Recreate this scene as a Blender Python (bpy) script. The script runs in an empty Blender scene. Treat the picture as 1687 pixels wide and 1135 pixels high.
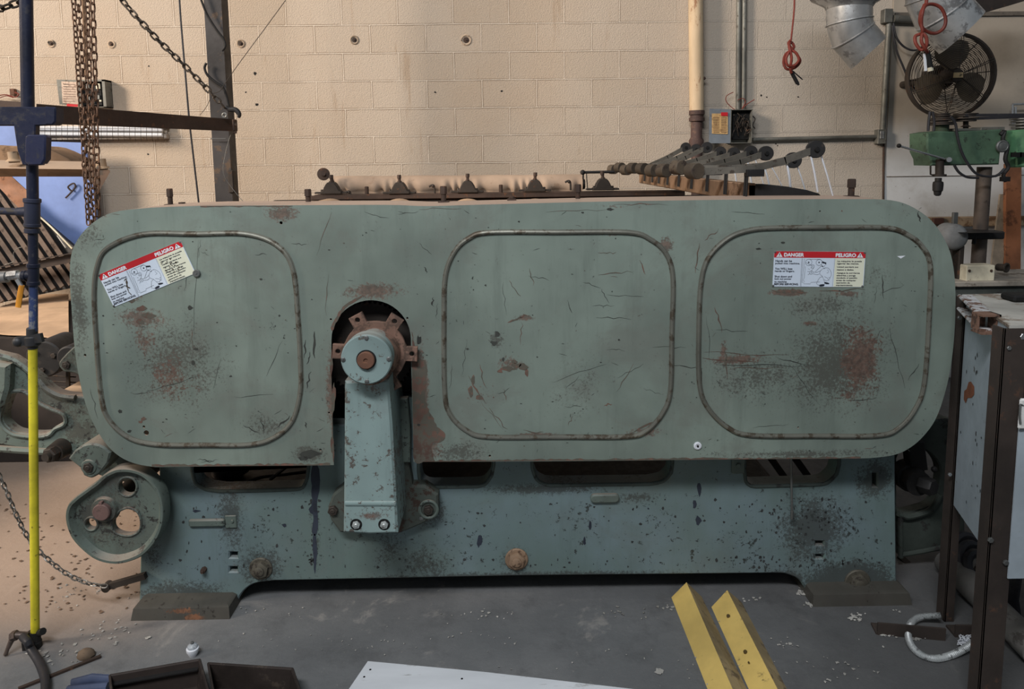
import bpy, math, random
from mathutils import Vector, Matrix, geometry
random.seed(7)
R = math.radians
SC = bpy.context.scene
COL = SC.collection

# ------------------------------------------------------------ camera
W, H, FPX, CX, CY = 1687.0, 1135.0, 1170.0, 843.5, 567.5
PITCH, YAW, ROLL, HORIZON = 6.7, -0.54, -0.66, 260.0
SHIFT = -(CY - FPX * math.tan(R(PITCH)) - HORIZON)       # pixels
cam_d = bpy.data.cameras.new('camera'); cam = bpy.data.objects.new('camera', cam_d); COL.objects.link(cam)
cam_d.sensor_fit = 'HORIZONTAL'; cam_d.sensor_width = 36; cam_d.lens = 36 * FPX / W
cam_d.shift_y = SHIFT / W; cam_d.clip_start = .05
CAMP = Vector((0, 0, 1.69))
CAMR = (Matrix.Rotation(R(YAW), 3, 'Z') @ Matrix.Rotation(R(90 - PITCH), 3, 'X') @ Matrix.Rotation(R(ROLL), 3, 'Z'))
cam.matrix_world = Matrix.Translation(CAMP) @ CAMR.to_4x4()
SC.camera = cam

# ------------------------------------------------------------ view, sky, lights
SC.view_settings.view_transform = 'Standard'; SC.view_settings.look = 'None'
SC.view_settings.exposure = 0.0; SC.view_settings.gamma = 1; SC.view_settings.use_curve_mapping = False
wd = bpy.data.worlds.new('world'); SC.world = wd; wd.use_nodes = True
wd.node_tree.nodes['Background'].inputs[0].default_value = (.80, .90, 1.0, 1)
wd.node_tree.nodes['Background'].inputs[1].default_value = .15

def area(name, loc, target, sx, sy, power, color):
    d = bpy.data.lights.new(name, 'AREA'); d.shape = 'RECTANGLE'; d.size = sx; d.size_y = sy
    d.energy = power; d.color = color
    o = bpy.data.objects.new(name, d); COL.objects.link(o); o.location = loc
    o.rotation_euler = (Vector(target) - Vector(loc)).to_track_quat('-Z', 'Y').to_euler()
    return o
area('open_door_light', (-11.5, -1.8, 6.8), (-1, 5.0, 1.6), 3.0, 3.0, 2300, (1, .84, .69))
area('skylight', (-1.35, -1.2, 5.2), (-.3, 2.5, .8), 3.2, .6, 262, (.96, .97, 1.0))

# ------------------------------------------------------------ pixel -> place
def ray(px, py):
    v = Vector(((px - CX) / FPX, (CY - py + SHIFT) / FPX, -1))
    return CAMR @ v
def P(px, py, Y):
    d = ray(px, py); return CAMP + d * ((Y - CAMP.y) / d.y)
def PZ(px, py, z=0.0):
    d = ray(px, py); return CAMP + d * ((z - CAMP.z) / d.z)
def PX(px, py, X):
    d = ray(px, py); return CAMP + d * ((X - CAMP.x) / d.x)
def pl(pts, Y): return [(P(x, y, Y).x, P(x, y, Y).z) for x, y in pts]
def m2(px, Y): return px * Y / FPX                       # a length seen in pixels, in metres

def smooth(pts, n=6, closed=False):
    out = []; N = len(pts)
    D = len(pts[0])
    rng = range(N if closed else N - 1)
    for i in rng:
        if closed: a, b, c, d = pts[i-1], pts[i], pts[(i+1) % N], pts[(i+2) % N]
        else: a, b, c, d = pts[max(i-1, 0)], pts[i], pts[i+1], pts[min(i+2, N-1)]
        for k in range(n):
            t = k / n
            out.append(tuple(.5*((2*b[j]) + (c[j]-a[j])*t + (2*a[j]-5*b[j]+4*c[j]-d[j])*t*t + (3*b[j]-a[j]-3*c[j]+d[j])*t**3) for j in range(D)))
    if not closed: out.append(tuple(pts[-1]))
    return out
def arc(cx, cy, r, a0, a1, n=16, ry=None):
    ry = ry or r
    return [(cx + r*math.cos(R(a0+(a1-a0)*i/n)), cy + ry*math.sin(R(a0+(a1-a0)*i/n))) for i in range(n+1)]
def circ(cx, cy, r, n=24, ry=None): return arc(cx, cy, r, 0, 360, n, ry)[:-1]

def offset(pts, d):
    n = len(pts); A = sum(pts[i][0]*pts[(i+1) % n][1]-pts[(i+1) % n][0]*pts[i][1] for i in range(n))
    s = 1 if A > 0 else -1; out = []
    for i in range(n):
        p0, p1, p2 = pts[i-1], pts[i], pts[(i+1) % n]
        e1 = Vector((p1[0]-p0[0], p1[1]-p0[1])); e2 = Vector((p2[0]-p1[0], p2[1]-p1[1]))
        if e1.length < 1e-7: e1 = e2
        if e2.length < 1e-7: e2 = e1
        if e1.length < 1e-7: out.append(p1); continue
        e1.normalize(); e2.normalize()
        nn = Vector((-e1.y - e2.y, e1.x + e2.x))
        if nn.length < 1e-4: out.append(p1); continue
        nn.normalize(); c = max(.5, nn.dot(Vector((-e1.y, e1.x))))
        out.append((p1[0] + s*nn.x*d/c, p1[1] + s*nn.y*d/c))
    return out

# ------------------------------------------------------------ mesh builder
class MB:
    def __init__(s): s.v = []; s.f = []; s.mi = []; s.m = 0
    def add(s, vs, fs):
        o = len(s.v); s.v += [Vector(v) for v in vs]
        for f in fs: s.f.append([o + i for i in f]); s.mi.append(s.m)
        return s
    def hexa(s, c):        # 8 corners: bottom 4 (ring), top 4
        return s.add(c, [(3,2,1,0),(4,5,6,7),(0,1,5,4),(1,2,6,5),(2,3,7,6),(3,0,4,7)])
    def box(s, a, b, bev=0):
        x0,y0,z0 = a; x1,y1,z1 = b
        if x0>x1: x0,x1=x1,x0
        if y0>y1: y0,y1=y1,y0
        if z0>z1: z0,z1=z1,z0
        if bev <= 0: return s.hexa([(x0,y0,z0),(x1,y0,z0),(x1,y1,z0),(x0,y1,z0),(x0,y0,z1),(x1,y0,z1),(x1,y1,z1),(x0,y1,z1)])
        b_ = min(bev, (x1-x0)/2.01, (y1-y0)/2.01, (z1-z0)/2.01)
        rings = []
        for z, i in ((z0, b_), (z0+b_, 0), (z1-b_, 0), (z1, b_)):
            X0,X1,Y0,Y1 = x0+i,x1-i,y0+i,y1-i; c = b_ if i == 0 else b_*.4
            rings.append([(X0+c,Y0,z),(X1-c,Y0,z),(X1,Y0+c,z),(X1,Y1-c,z),(X1-c,Y1,z),(X0+c,Y1,z),(X0,Y1-c,z),(X0,Y0+c,z)])
        return s.loft(rings, True)
    def obox(s, c, ax, ay, az):      # centre and three half vectors
        c, ax, ay, az = map(Vector, (c, ax, ay, az))
        return s.hexa([c-ax-ay-az, c+ax-ay-az, c+ax+ay-az, c-ax+ay-az, c-ax-ay+az, c+ax-ay+az, c+ax+ay+az, c-ax+ay+az])
    def bar(s, p, q, w, h, up=(0,0,1)):
        p, q = Vector(p), Vector(q); d = (q-p); a = d.normalized(); sd = a.cross(Vector(up))
        if sd.length < 1e-4: sd = a.cross(Vector((0,1,0)))
        sd.normalize(); u = sd.cross(a)
        return s.obox((p+q)/2, d/2, sd*w/2, u*h/2)
    def loft(s, rings, caps=True, closed=True):
        n = len(rings[0]); vs = [v for r in rings for v in r]; fs = []
        for k in range(len(rings)-1):
            for i in range(n if closed else n-1):
                j = (i+1) % n; fs.append((k*n+i, k*n+j, (k+1)*n+j, (k+1)*n+i))
        if caps: fs.append(tuple(range(n))[::-1]); fs.append(tuple((len(rings)-1)*n+i for i in range(n)))
        return s.add(vs, fs)
    def frame(s, axis):
        a = Vector(axis).normalized(); t = Vector((0,0,1)) if abs(a.z) < .9 else Vector((1,0,0))
        u = a.cross(t).normalized(); return a, u, a.cross(u)
    def lathe(s, o, axis, prof, n=24, ph=0):     # prof: (radius, along)
        a, u, w = s.frame(axis); o = Vector(o)
        rings = [[o + a*h + (u*math.cos(2*math.pi*i/n+ph) + w*math.sin(2*math.pi*i/n+ph))*max(r, 1e-5) for i in range(n)] for r, h in prof]
        return s.loft(rings)
    def cyl(s, p, q, r, n=16, r2=None, bev=0):
        p, q = Vector(p), Vector(q); L = (q-p).length; r2 = r if r2 is None else r2
        if bev: return s.lathe(p, q-p, [(r-bev,0),(r,bev),(r2,L-bev),(r2-bev,L)], n)
        return s.lathe(p, q-p, [(r,0),(r2,L)], n)
    def tube(s, pts, r, n=8, closed=False, flat=1.0, up=None):
        pts = [Vector(p) for p in pts]; N = len(pts); rings = []; u = None
        for i in range(N):
            t = (pts[(i+1) % N]-pts[i-1]) if closed else (pts[min(i+1,N-1)]-pts[max(i-1,0)])
            if t.length < 1e-9: t = Vector((0,0,1))
            t.normalize()
            if up is not None: u = Vector(up); u = (u - t*u.dot(t))
            elif u is None: _, u, _ = s.frame(t)
            else: u = u - t*u.dot(t)
            if u.length < 1e-6: _, u, _ = s.frame(t)
            u.normalize(); w = t.cross(u); rr = r(i/(N-1)) if callable(r) else r
            rings.append([pts[i] + u*math.cos(2*math.pi*k/n)*rr*flat + w*math.sin(2*math.pi*k/n)*rr for k in range(n)])
        if closed: rings.append(rings[0])
        return s.loft(rings, not closed)
    def ball(s, c, r, n=14, m=9, sc=(1,1,1)):
        c = Vector(c); rings = []
        for k in range(m+1):
            a = math.pi*k/m; rr = max(math.sin(a), 1e-4)
            rings.append([c + Vector((r*rr*math.cos(2*math.pi*i/n)*sc[0], r*rr*math.sin(2*math.pi*i/n)*sc[1], -r*math.cos(a)*sc[2])) for i in range(n)])
        return s.loft(rings)
    def hexnut(s, o, axis, r, h, ph=0.0):
        return s.lathe(o, axis, [(r,0),(r,h*.85),(r*.86,h)], 6, ph)
    def torus(s, c, axis, R0, r, n=28, m=8):
        a, u, w = s.frame(axis); c = Vector(c)
        return s.tube([c + (u*math.cos(2*math.pi*i/n)+w*math.sin(2*math.pi*i/n))*R0 for i in range(n)], r, m, True, up=a)
    def prism(s, outer, Y0, Y1, holes=(), ch=0.0, back=True):     # outline in x,z extruded in y
        loops = [outer] + list(holes)
        fronts = [offset(L, ch if i == 0 else -ch) if ch else L for i, L in enumerate(loops)]
        def cap(ls, Y):
            tri = geometry.tessellate_polygon([[Vector((x, z, 0)) for x, z in L] for L in ls])
            s.add([(x, Y, z) for L in ls for x, z in L], tri)
        cap(fronts, Y0)
        if back: cap(loops, Y1)
        for L, Fr in zip(loops, fronts):
            n = len(L)
            rings = ([[(x, Y0, z) for x, z in Fr]] if ch else []) + [[(x, Y0+ch, z) for x, z in L], [(x, Y1, z) for x, z in L]]
            s.loft(rings, False)
        return s
    def sheet(s, grid):     # grid of points rows x cols
        n = len(grid[0]); vs = [p for r in grid for p in r]
        return s.add(vs, [(k*n+i, k*n+i+1, (k+1)*n+i+1, (k+1)*n+i) for k in range(len(grid)-1) for i in range(n-1)])
    def flat(s, poly, Y):    # thin mark on an x,z face
        return s.add([(x, Y, z) for x, z in poly], [tuple(range(len(poly)))])

WL = {}
def mk(name, mb, mats, parent=None, angle=35, recalc=True):
    me = bpy.data.meshes.new(name)
    vs = mb.v; lo = Vector([min(v[i] for v in vs) for i in range(3)]); hi = Vector([max(v[i] for v in vs) for i in range(3)])
    o0 = (lo+hi)/2
    if parent is None: o0.z = lo.z
    me.from_pydata([v-o0 for v in vs], [], mb.f)
    if not isinstance(mats, (list, tuple)): mats = [mats]
    for m in mats: me.materials.append(m)
    me.polygons.foreach_set('material_index', mb.mi)
    if recalc:
        import bmesh
        b = bmesh.new(); b.from_mesh(me); bmesh.ops.remove_doubles(b, verts=b.verts, dist=1e-6)
        bmesh.ops.recalc_face_normals(b, faces=b.faces); b.to_mesh(me); b.free()
    me.shade_smooth(); me.set_sharp_from_angle(angle=R(angle))
    o = bpy.data.objects.new(name, me); COL.objects.link(o)
    WL[o.name] = o0
    if parent is not None: o.parent = parent; o.location = o0 - WL[parent.name]
    else: o.location = o0
    return o
def tag(o, label, cat, group=None, kind=None):
    if label: o['label'] = label
    if cat: o['category'] = cat
    if group: o['group'] = group
    if kind: o['kind'] = kind
    return o
def thing(name, loc, label, cat, group=None):
    o = bpy.data.objects.new(name, None); COL.objects.link(o); o.empty_display_size = .05
    o.location = loc; WL[o.name] = Vector(loc); return tag(o, label, cat, group)
def struct(name, mb, mats): 
    o = mk(name, mb, mats); o['kind'] = 'structure'; return o

# ------------------------------------------------------------ materials
def lin(c): return tuple(((x/255)/12.92 if x/255 <= .04045 else ((x/255+.055)/1.055)**2.4) for x in c) + (1,)
class N:
    def __init__(s, name):
        s.m = bpy.data.materials.new(name); s.m.use_nodes = True; s.t = s.m.node_tree
        s.b = s.t.nodes['Principled BSDF']; s.pos = s.t.nodes.new('ShaderNodeNewGeometry')
    def n(s, typ, **kw):
        x = s.t.nodes.new(typ)
        for k, v in kw.items(): setattr(x, k, v)
        return x
    def put(s, sock, v):
        if hasattr(v, 'is_output') or hasattr(v, 'links'): s.t.links.new(v, sock)
        else: sock.default_value = v
    def math(s, op, a, b=0.0, c=None, clamp=False):
        x = s.n('ShaderNodeMath', operation=op, use_clamp=clamp); s.put(x.inputs[0], a); s.put(x.inputs[1], b)
        if c is not None: s.put(x.inputs[2], c)
        return x.outputs[0]
    def vec(s, sc, off=(0,0,0)):
        x = s.n('ShaderNodeMapping'); s.t.links.new(s.pos.outputs['Position'], x.inputs[0])
        x.inputs['Scale'].default_value = sc; x.inputs['Location'].default_value = off; return x.outputs[0]
    def noise(s, scale, detail=4, rough=.6, vec=None, dist=0):
        x = s.n('ShaderNodeTexNoise'); s.t.links.new(vec if vec else s.pos.outputs['Position'], x.inputs['Vector'])
        x.inputs['Scale'].default_value = scale; x.inputs['Detail'].default_value = detail
        x.inputs['Roughness'].default_value = rough; x.inputs['Distortion'].default_value = dist; return x.outputs['Fac']
    def step(s, v, a, b, lo=0.0, hi=1.0):
        x = s.n('ShaderNodeMapRange', clamp=True, interpolation_type='SMOOTHSTEP'); s.put(x.inputs[0], v)
        for i, q in ((1,a),(2,b),(3,lo),(4,hi)): x.inputs[i].default_value = q
        return x.outputs[0]
    def mix(s, f, a, b, bt='MIX'):
        x = s.n('ShaderNodeMix', data_type='RGBA', blend_type=bt); s.put(x.inputs[0], f); s.put(x.inputs[6], a); s.put(x.inputs[7], b); return x.outputs[2]
    def blob(s, blobs):     # (x, y, z, rx, ry, rz, amp)
        acc = None
        for x, y, z, rx, ry, rz, amp in blobs:
            mp = s.n('ShaderNodeVectorMath', operation='MULTIPLY_ADD')
            s.t.links.new(s.pos.outputs['Position'], mp.inputs[0])
            mp.inputs[1].default_value = (1/rx, 1/ry, 1/rz); mp.inputs[2].default_value = (-x/rx, -y/ry, -z/rz)
            ln = s.n('ShaderNodeVectorMath', operation='LENGTH'); s.t.links.new(mp.outputs[0], ln.inputs[0])
            v = s.math('MULTIPLY_ADD', ln.outputs['Value'], -amp, amp)
            acc = v if acc is None else s.math('MAXIMUM', acc, v)
        return s.math('MAXIMUM', acc, 0.0)
    def out(s, col, rough=.6, metal=0.0, bump=None, bstr=.3, bdist=.004):
        s.put(s.b.inputs['Base Color'], col); s.put(s.b.inputs['Roughness'], rough); s.put(s.b.inputs['Metallic'], metal)
        if bump is not None:
            x = s.n('ShaderNodeBump'); x.inputs['Strength'].default_value = bstr; x.inputs['Distance'].default_value = bdist
            s.put(x.inputs['Height'], bump); s.t.links.new(x.outputs[0], s.b.inputs['Normal'])
        return s.m
def worn(name, base, wear=(70,62,54), amt=.5, scale=18, rough=.6, metal=0.0, var=.25, bump=.2, spec=.4, dust=0, stretch=(1,1,1)):
    k = N(name); v = k.vec(stretch)
    n1 = k.noise(2.6, 5, .65, v); n2 = k.noise(scale, 8, .7, v); n3 = k.noise(90, 3, .6, v)
    c = k.mix(k.step(n1, .3, .7), lin([x*(1-var) for x in base]), lin([min(255, x*(1+var*.6)) for x in base]))
    if amt > 0: c = k.mix(k.step(k.math('ADD', n2, k.math('MULTIPLY', n1, .25)), .82-.3*amt, .90-.3*amt), c, lin(wear))
    if dust > 0:
        sx = k.n('ShaderNodeSeparateXYZ'); k.t.links.new(k.pos.outputs['Normal'], sx.inputs[0])
        c = k.mix(k.math('MULTIPLY', k.step(sx.outputs['Z'], .5, .95), dust), c, lin((176,158,140)))
    k.b.inputs['Specular IOR Level'].default_value = spec
    return k.out(c, k.step(n2, .3, .7, rough-.08, rough+.12), metal, k.math('ADD', n2, k.math('MULTIPLY', n3, .3)), bump)

dark_iron = worn('dark_iron', (58,52,47), (92,66,50), .35, 22, .62, .3)
black_iron = worn('black_iron', (30,29,29), (52,46,42), .3, 22, .6)
rust = worn('rusty_iron', (110,78,62), (140,96,72), .5, 30, .8)
rust_dark = worn('dark_rusty_steel', (66,52,44), (98,68,50), .4, 26, .75)
steel = worn('grey_steel', (120,122,120), (86,80,72), .35, 26, .42, .6)
galv = worn('galvanised_sheet', (188,190,190), (138,138,138), .6, 14, .36, .6, .18, .06)
chrome = worn('bright_steel', (205,206,206), (150,148,146), .2, 30, .25, .9, .08, .03)
blue_paint = worn('navy_blue_paint', (25,30,50), (50,50,58), .42, 30, .45)
blue_sheet_m = worn('light_blue_sheet', (126,150,206), (118,138,188), .1, 8, .5, 0, .08, .03)
yellow_m = worn('yellow_paint', (210,197,50), (120,104,40), .28, 40, .5)
yellow_bar = worn('mustard_yellow_paint', (216,186,108), (140,118,72), .28, 16, .6, 0, .1, .1)
canvas_m = worn('tan_canvas', (196,166,136), (168,140,114), .3, 9, .9, 0, .12, .15)
white_m = worn('white_paint', (214,214,210), (150,144,134), .25, 30, .55)
grey_paint = worn('pale_grey_blue_paint', (172,184,192), (110,112,112), .3, 26, .5, 0, .1, .08, dust=.5)
brown_sheet = worn('dark_brown_steel', (58,50,45), (84,62,50), .35, 16, .7)
conduit_m = worn('grey_conduit', (112,112,106), (84,78,70), .4, 20, .5, .3)
rubber = worn('black_rubber', (44,44,48), (66,64,64), .3, 20, .5, 0, .15, .05)
orange_m = worn('orange_red_cord', (122,52,40), (104,44,34), .4, 40, .6)
green2 = worn('bright_green_paint', (76,102,82), (50,62,52), .42, 22, .5)
wood_m = worn('brown_wood', (122,84,58), (92,60,42), .5, 10, .75, 0, .2, .2, stretch=(6,6,.6))
wood_b = worn('dusty_brown_wood', (140,112,88), (104,78,58), .5, 10, .8, 0, .2, .2)
black_m = worn('matt_black', (14,14,14), (24,22,22), .3, 20, .7)
white_plain = worn('clean_white', (226,230,236), (200,204,210), .1, 30, .45, 0, .03, .01)
cream_m = worn('cream_plastic', (206,200,178), (160,150,128), .3, 30, .5)

YG, YB, YR, YW = 2.42, 2.56, 4.15, 5.2      # guard face, base frame face, rear frame, wall
def blobs_px(lst, Y): 
    out = []
    for px, py, rx, ry, amp in lst:
        p = P(px, py, Y); out.append((p.x, p.y, p.z, m2(rx, Y), 3.0, m2(ry, Y), amp))
    return out
def green_paint(name, base, *, xbase=None, chip=(52,56,52), chipamt=.3, rust_b=(), grime_b=(), base2=None, rustc=(106,80,69), dust=0.0, grimec=(72,68,62)):
    k = N(name)
    n1 = k.noise(1.7, 4, .6); n2 = k.noise(16, 9, .72); n3 = k.noise(45, 6, .75); n6 = k.noise(110, 5, .8); n4 = k.noise(6, 6, .7)
    st = k.noise(1.0, 5, .7, k.vec((14, 3, 1.6)))
    c = k.mix(k.step(n1, .32, .68), lin([x*.90 for x in base]), lin(base2 or [x*1.1 for x in base]))
    c = k.mix(k.step(st, .5, .72, 0, .35), c, lin([x*.80 for x in base]))
    c = k.mix(k.step(k.noise(3.1, 7, .7, None, .6), .48, .66, 0, .45), c, lin([base[0]*.93, base[1]*.86, base[2]*.86]))
    sx = k.n('ShaderNodeSeparateXYZ'); k.t.links.new(k.pos.outputs['Normal'], sx.inputs[0])
    if xbase: c = k.mix(k.step(k.math('ADD', sx.outputs['X'], k.math('MULTIPLY', n4, .9)), .9, -.7, 0, .8), c, lin(xbase))
    if grime_b:
        g = k.blob(grime_b)
        gm = k.step(k.math('ADD', k.math('MULTIPLY', g, .50), k.math('MULTIPLY_ADD', n2, .5, k.math('MULTIPLY', n6, 1.1))), .93, 1.10)
        c = k.mix(k.math('MULTIPLY', gm, .72), c, lin(grimec))
    ch = k.step(k.math('MULTIPLY_ADD', n4, .5, n3), 1.02-.28*chipamt, 1.05-.28*chipamt)
    c = k.mix(ch, c, lin(chip))
    rf = None
    if rust_b:
        b = k.blob(rust_b)
        rm = k.step(k.math('ADD', k.math('MULTIPLY', b, .6), k.math('MULTIPLY_ADD', n2, .6, k.math('MULTIPLY', n6, .95))), .98, 1.12)
        rcol = k.mix(k.step(n3, .35, .65), lin([x*.72 for x in rustc]), lin([x*1.12 for x in rustc]))
        c = k.mix(k.math('MULTIPLY', rm, .75), c, rcol)
    if dust: c = k.mix(k.math('MULTIPLY', k.step(sx.outputs['Z'], .55, .95), dust), c, lin((186,160,142)))
    h = k.math('MULTIPLY_ADD', ch, -.5, k.math('MULTIPLY', n2, .5))
    k.b.inputs['Specular IOR Level'].default_value = .45
    return k.out(c, k.step(n2, .3, .7, .42, .62), 0.0, h, .12)

GB = (121,133,124)
guard_m = green_paint('worn_green_guard_paint', GB, rust_b=blobs_px([
 (235,525,70,36,.75),(215,490,30,14,.8),(285,625,75,70,.62),(240,560,34,60,.6),(612,480,80,24,.95),(545,640,16,120,.8),(693,640,20,110,1.25),(706,735,40,36,.9),
 (1418,590,58,90,.95),(1300,482,48,10,1.15),(1395,484,40,8,.9),(1215,592,80,14,.85),(1192,575,12,34,.7),(845,600,44,24,.7),(862,524,32,9,.9),(795,650,44,44,.35),
 (465,352,44,26,.85),(1098,402,26,24,.85),(880,716,70,6,.9),(1060,712,50,14,.7),(1007,340,60,8,.5),(1400,655,70,40,.5),(1012,385,30,8,.7),(168,352,30,14,.6),(1335,533,22,7,.9)], YG),
 grime_b=blobs_px([(290,600,120,110,.6),(1380,600,130,120,.8),(1250,620,130,70,.55),(130,500,24,120,.75),(510,748,40,22,1.0),(760,745,80,30,.7),(820,560,20,20,.8),
 (440,700,60,40,.5),(1440,450,50,40,.3),(960,640,80,80,.3),(1330,748,260,12,.6),(150,390,40,40,.6),(140,740,60,40,.3),(1360,505,110,50,.5)], YG), dust=.9)
base_m = green_paint('worn_green_base_paint', (112,130,128), xbase=(104,130,118), base2=(120,138,146), chip=(58,64,62), chipamt=.52,
 rust_b=blobs_px([(310,1005,70,14,.9),(380,800,40,24,.5),(650,930,60,30,.25),(1230,960,60,30,.6),(385,935,14,50,.4)], YB),
 grime_b=blobs_px([(300,985,110,44,1.1),(380,850,36,100,.8),(430,935,60,50,.85),(385,795,90,22,1.0),(850,950,420,14,1.0),(700,930,80,60,.6),(640,900,50,70,.5),(1340,870,90,90,.95),
 (1400,960,120,60,1.4),(900,805,160,16,.9),(850,925,34,40,.8),(1050,820,60,16,.7),(1440,790,50,50,1.0),(520,870,14,110,.55),(700,840,50,40,1.2),(1290,960,60,40,1.2),(250,900,30,90,.5)], YB), dust=.15, grimec=(58,56,52))
arm_m = green_paint('chipped_light_green_paint', (132,152,150), chip=(92,86,80), chipamt=.74,
 rust_b=blobs_px([(612,850,48,14,.8),(620,640,50,16,.5),(650,760,8,110,.5),(600,520,60,10,.6)], 2.3), dust=.3)
cast_m = green_paint('dull_green_casting_paint', (94,106,99), chip=(50,50,48), chipamt=.7, dust=.35,
 grime_b=blobs_px([(95,740,60,40,.9),(190,790,80,30,.6),(60,600,90,60,.8),(1530,780,140,220,1.3),(166,843,44,44,1.3),(190,850,95,90,.7),(205,806,24,24,.5),(60,660,120,100,.9)], 2.5))
worn_bead = worn('worn_bead_metal', (128,128,118), (92,84,72), .6, 22, .38, .45, .15, .1)
dust_m = worn('dusty_grey_floor_strip', (150,140,130), (120,112,104), .3, 20, .9)

# ------------------------------------------------------------ the room
XJ = P(1456, 300, YW).x
k = N('painted_block_wall')
x0 = P(526, 246, YW).x; z0 = P(700, 269, YW).z
bw = P(616, 246, YW).x - x0; rh = P(700, 224, YW).z - z0
mp = k.n('ShaderNodeSeparateXYZ'); k.t.links.new(k.pos.outputs['Position'], mp.inputs[0])
nz = k.noise(3, 3, .6)
cb = k.n('ShaderNodeCombineXYZ')
k.put(cb.inputs[0], k.math('ADD', k.math('ADD', mp.outputs['X'], -x0 + 60*bw), k.math('MULTIPLY_ADD', nz, .012, -.006)))
k.put(cb.inputs[1], k.math('ADD', k.math('ADD', mp.outputs['Z'], -z0 + 21*rh), k.math('MULTIPLY_ADD', k.noise(3.3, 3, .6, k.vec((1,1,1),(3,1,2))), .012, -.006)))
br = k.n('ShaderNodeTexBrick'); br.offset = .5; br.offset_frequency = 2
k.t.links.new(cb.outputs[0], br.inputs['Vector'])
for nme, v in (('Scale', 1.0), ('Mortar Size', .0045), ('Mortar Smooth', .25), ('Bias', 0.0), ('Brick Width', bw), ('Row Height', rh)): br.inputs[nme].default_value = v
br.inputs['Color1'].default_value = lin((194,180,163)); br.inputs['Color2'].default_value = lin((187,172,154)); br.inputs['Mortar'].default_value = lin((210,198,182))
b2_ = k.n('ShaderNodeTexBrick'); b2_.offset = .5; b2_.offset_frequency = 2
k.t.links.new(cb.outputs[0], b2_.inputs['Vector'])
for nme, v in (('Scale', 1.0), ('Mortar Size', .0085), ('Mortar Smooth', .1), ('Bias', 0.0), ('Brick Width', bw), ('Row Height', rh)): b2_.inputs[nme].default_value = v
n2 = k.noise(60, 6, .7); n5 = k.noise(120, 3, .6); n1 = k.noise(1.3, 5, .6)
joint_shade = k.math('MULTIPLY', k.math('SUBTRACT', b2_.outputs['Fac'], br.outputs['Fac'], None, True), k.step(k.noise(5, 4, .6), .35, .6, .15, .75))  # relief shade beside the joints painted as a dark ring
c = k.mix(k.step(n1, .35, .7, 0, .5), br.outputs['Color'], lin((186,166,144)))
c = k.mix(joint_shade, c, lin((138,118,98)))
c = k.mix(k.math('MULTIPLY', br.outputs['Fac'], .7), c, lin((222,208,190)))
c = k.mix(k.step(k.noise(75, 5, .7), .60, .70, 0, .45), c, lin((140,122,104)))
c = k.mix(k.step(k.noise(1.0, 5, .7, k.vec((9, 1, 1.1))), .60, .72, 0, .4), c, lin((160,134,108)))
# light change along the wall painted in: paler grey toward the right-hand end
c = k.mix(k.step(mp.outputs['X'], .2, 2.2, 0, .55), c, lin((190,185,176)))
hh = k.math('ADD', k.math('MULTIPLY', br.outputs['Fac'], .6), k.math('ADD', k.math('MULTIPLY', n5, .07), k.math('MULTIPLY', n2, .07)))
k.b.inputs['Specular IOR Level'].default_value = .2
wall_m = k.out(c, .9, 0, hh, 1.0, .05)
plaster_m = None
k = N('stained_plaster')
sx = k.n('ShaderNodeSeparateXYZ'); k.t.links.new(k.pos.outputs['Position'], sx.inputs[0])
zz = k.math('ADD', sx.outputs['Z'], k.math('MULTIPLY_ADD', k.noise(1.4, 4, .6), .6, -.3))
c = k.mix(k.step(zz, 1.62, 1.95), lin((206,208,208)), lin((170,160,146)))
c = k.mix(k.step(k.noise(2.2, 6, .7), .45, .7, 0, .5), c, lin((146,138,126)))
c = k.mix(k.step(k.noise(30, 5, .7), .68, .72), c, lin((120,104,88)))
plaster_m = k.out(c, .85, 0, k.noise(8, 6, .6), .15)
spot_m = black_m
m = MB(); 
m.box((-9, YW, 0), (XJ, YW+.2, 5.2))
m.m = 1
for px, py, r in ((420,121,3.5),(423,172,3),(107,148,1.5),(245,109,1.5),(405,152,1.5),(1254,157,2),(1263,160,1.5),(1315,160,1.6),(717,152,2),(1278,237,1.5),(244,254,1.6),(827,150,2),(1281,240,1.2)):
    c_ = P(px, py, YW); m.flat([(c_.x + m2(r*random.uniform(.6,1.3), YW)*math.cos(a*.785), c_.z + m2(r*random.uniform(.5,1.1), YW)*math.sin(a*.785)) for a in range(8)], YW-.001)
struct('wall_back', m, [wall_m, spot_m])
m = MB(); m.box((XJ+.002, YW-.012, 0), (6.5, YW+.2, 5.2)); struct('wall_right', m, plaster_m)
m = MB()      # the seam where blocks end and plaster begins
pts = smooth([tuple(P(1459,30,YW)-Vector((0,.016,0))), tuple(P(1456,130,YW)-Vector((0,.02,0))), tuple(P(1454,240,YW)-Vector((0,.015,0))), tuple(P(1453,330,YW)-Vector((0,.018,0)))], 6)
m.tube(pts, .008, 5); struct('trim_1', m, rust_dark)
m = MB(); a = P(1458, 291, YW); m.box((XJ+.01, YW-.016, a.z-.003), (6.5, YW-.011, a.z+.003)); a = P(1600, 24, YW); m.box((XJ+.01, YW-.03, a.z-.014), (6.5, YW-.011, a.z+.014)); struct('trim_2', m, worn('grey_joint', (120,112,102)))
a = P(1600, 356, YW); b = P(1600, 372, YW)
m = MB(); m.box((XJ+.1, YW-.05, b.z), (6.5, YW-.011, a.z), .006); struct('trim_3', m, worn('stained_ledge_wood', (168,148,124), (116,92,70), .6, 8, .8))

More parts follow.
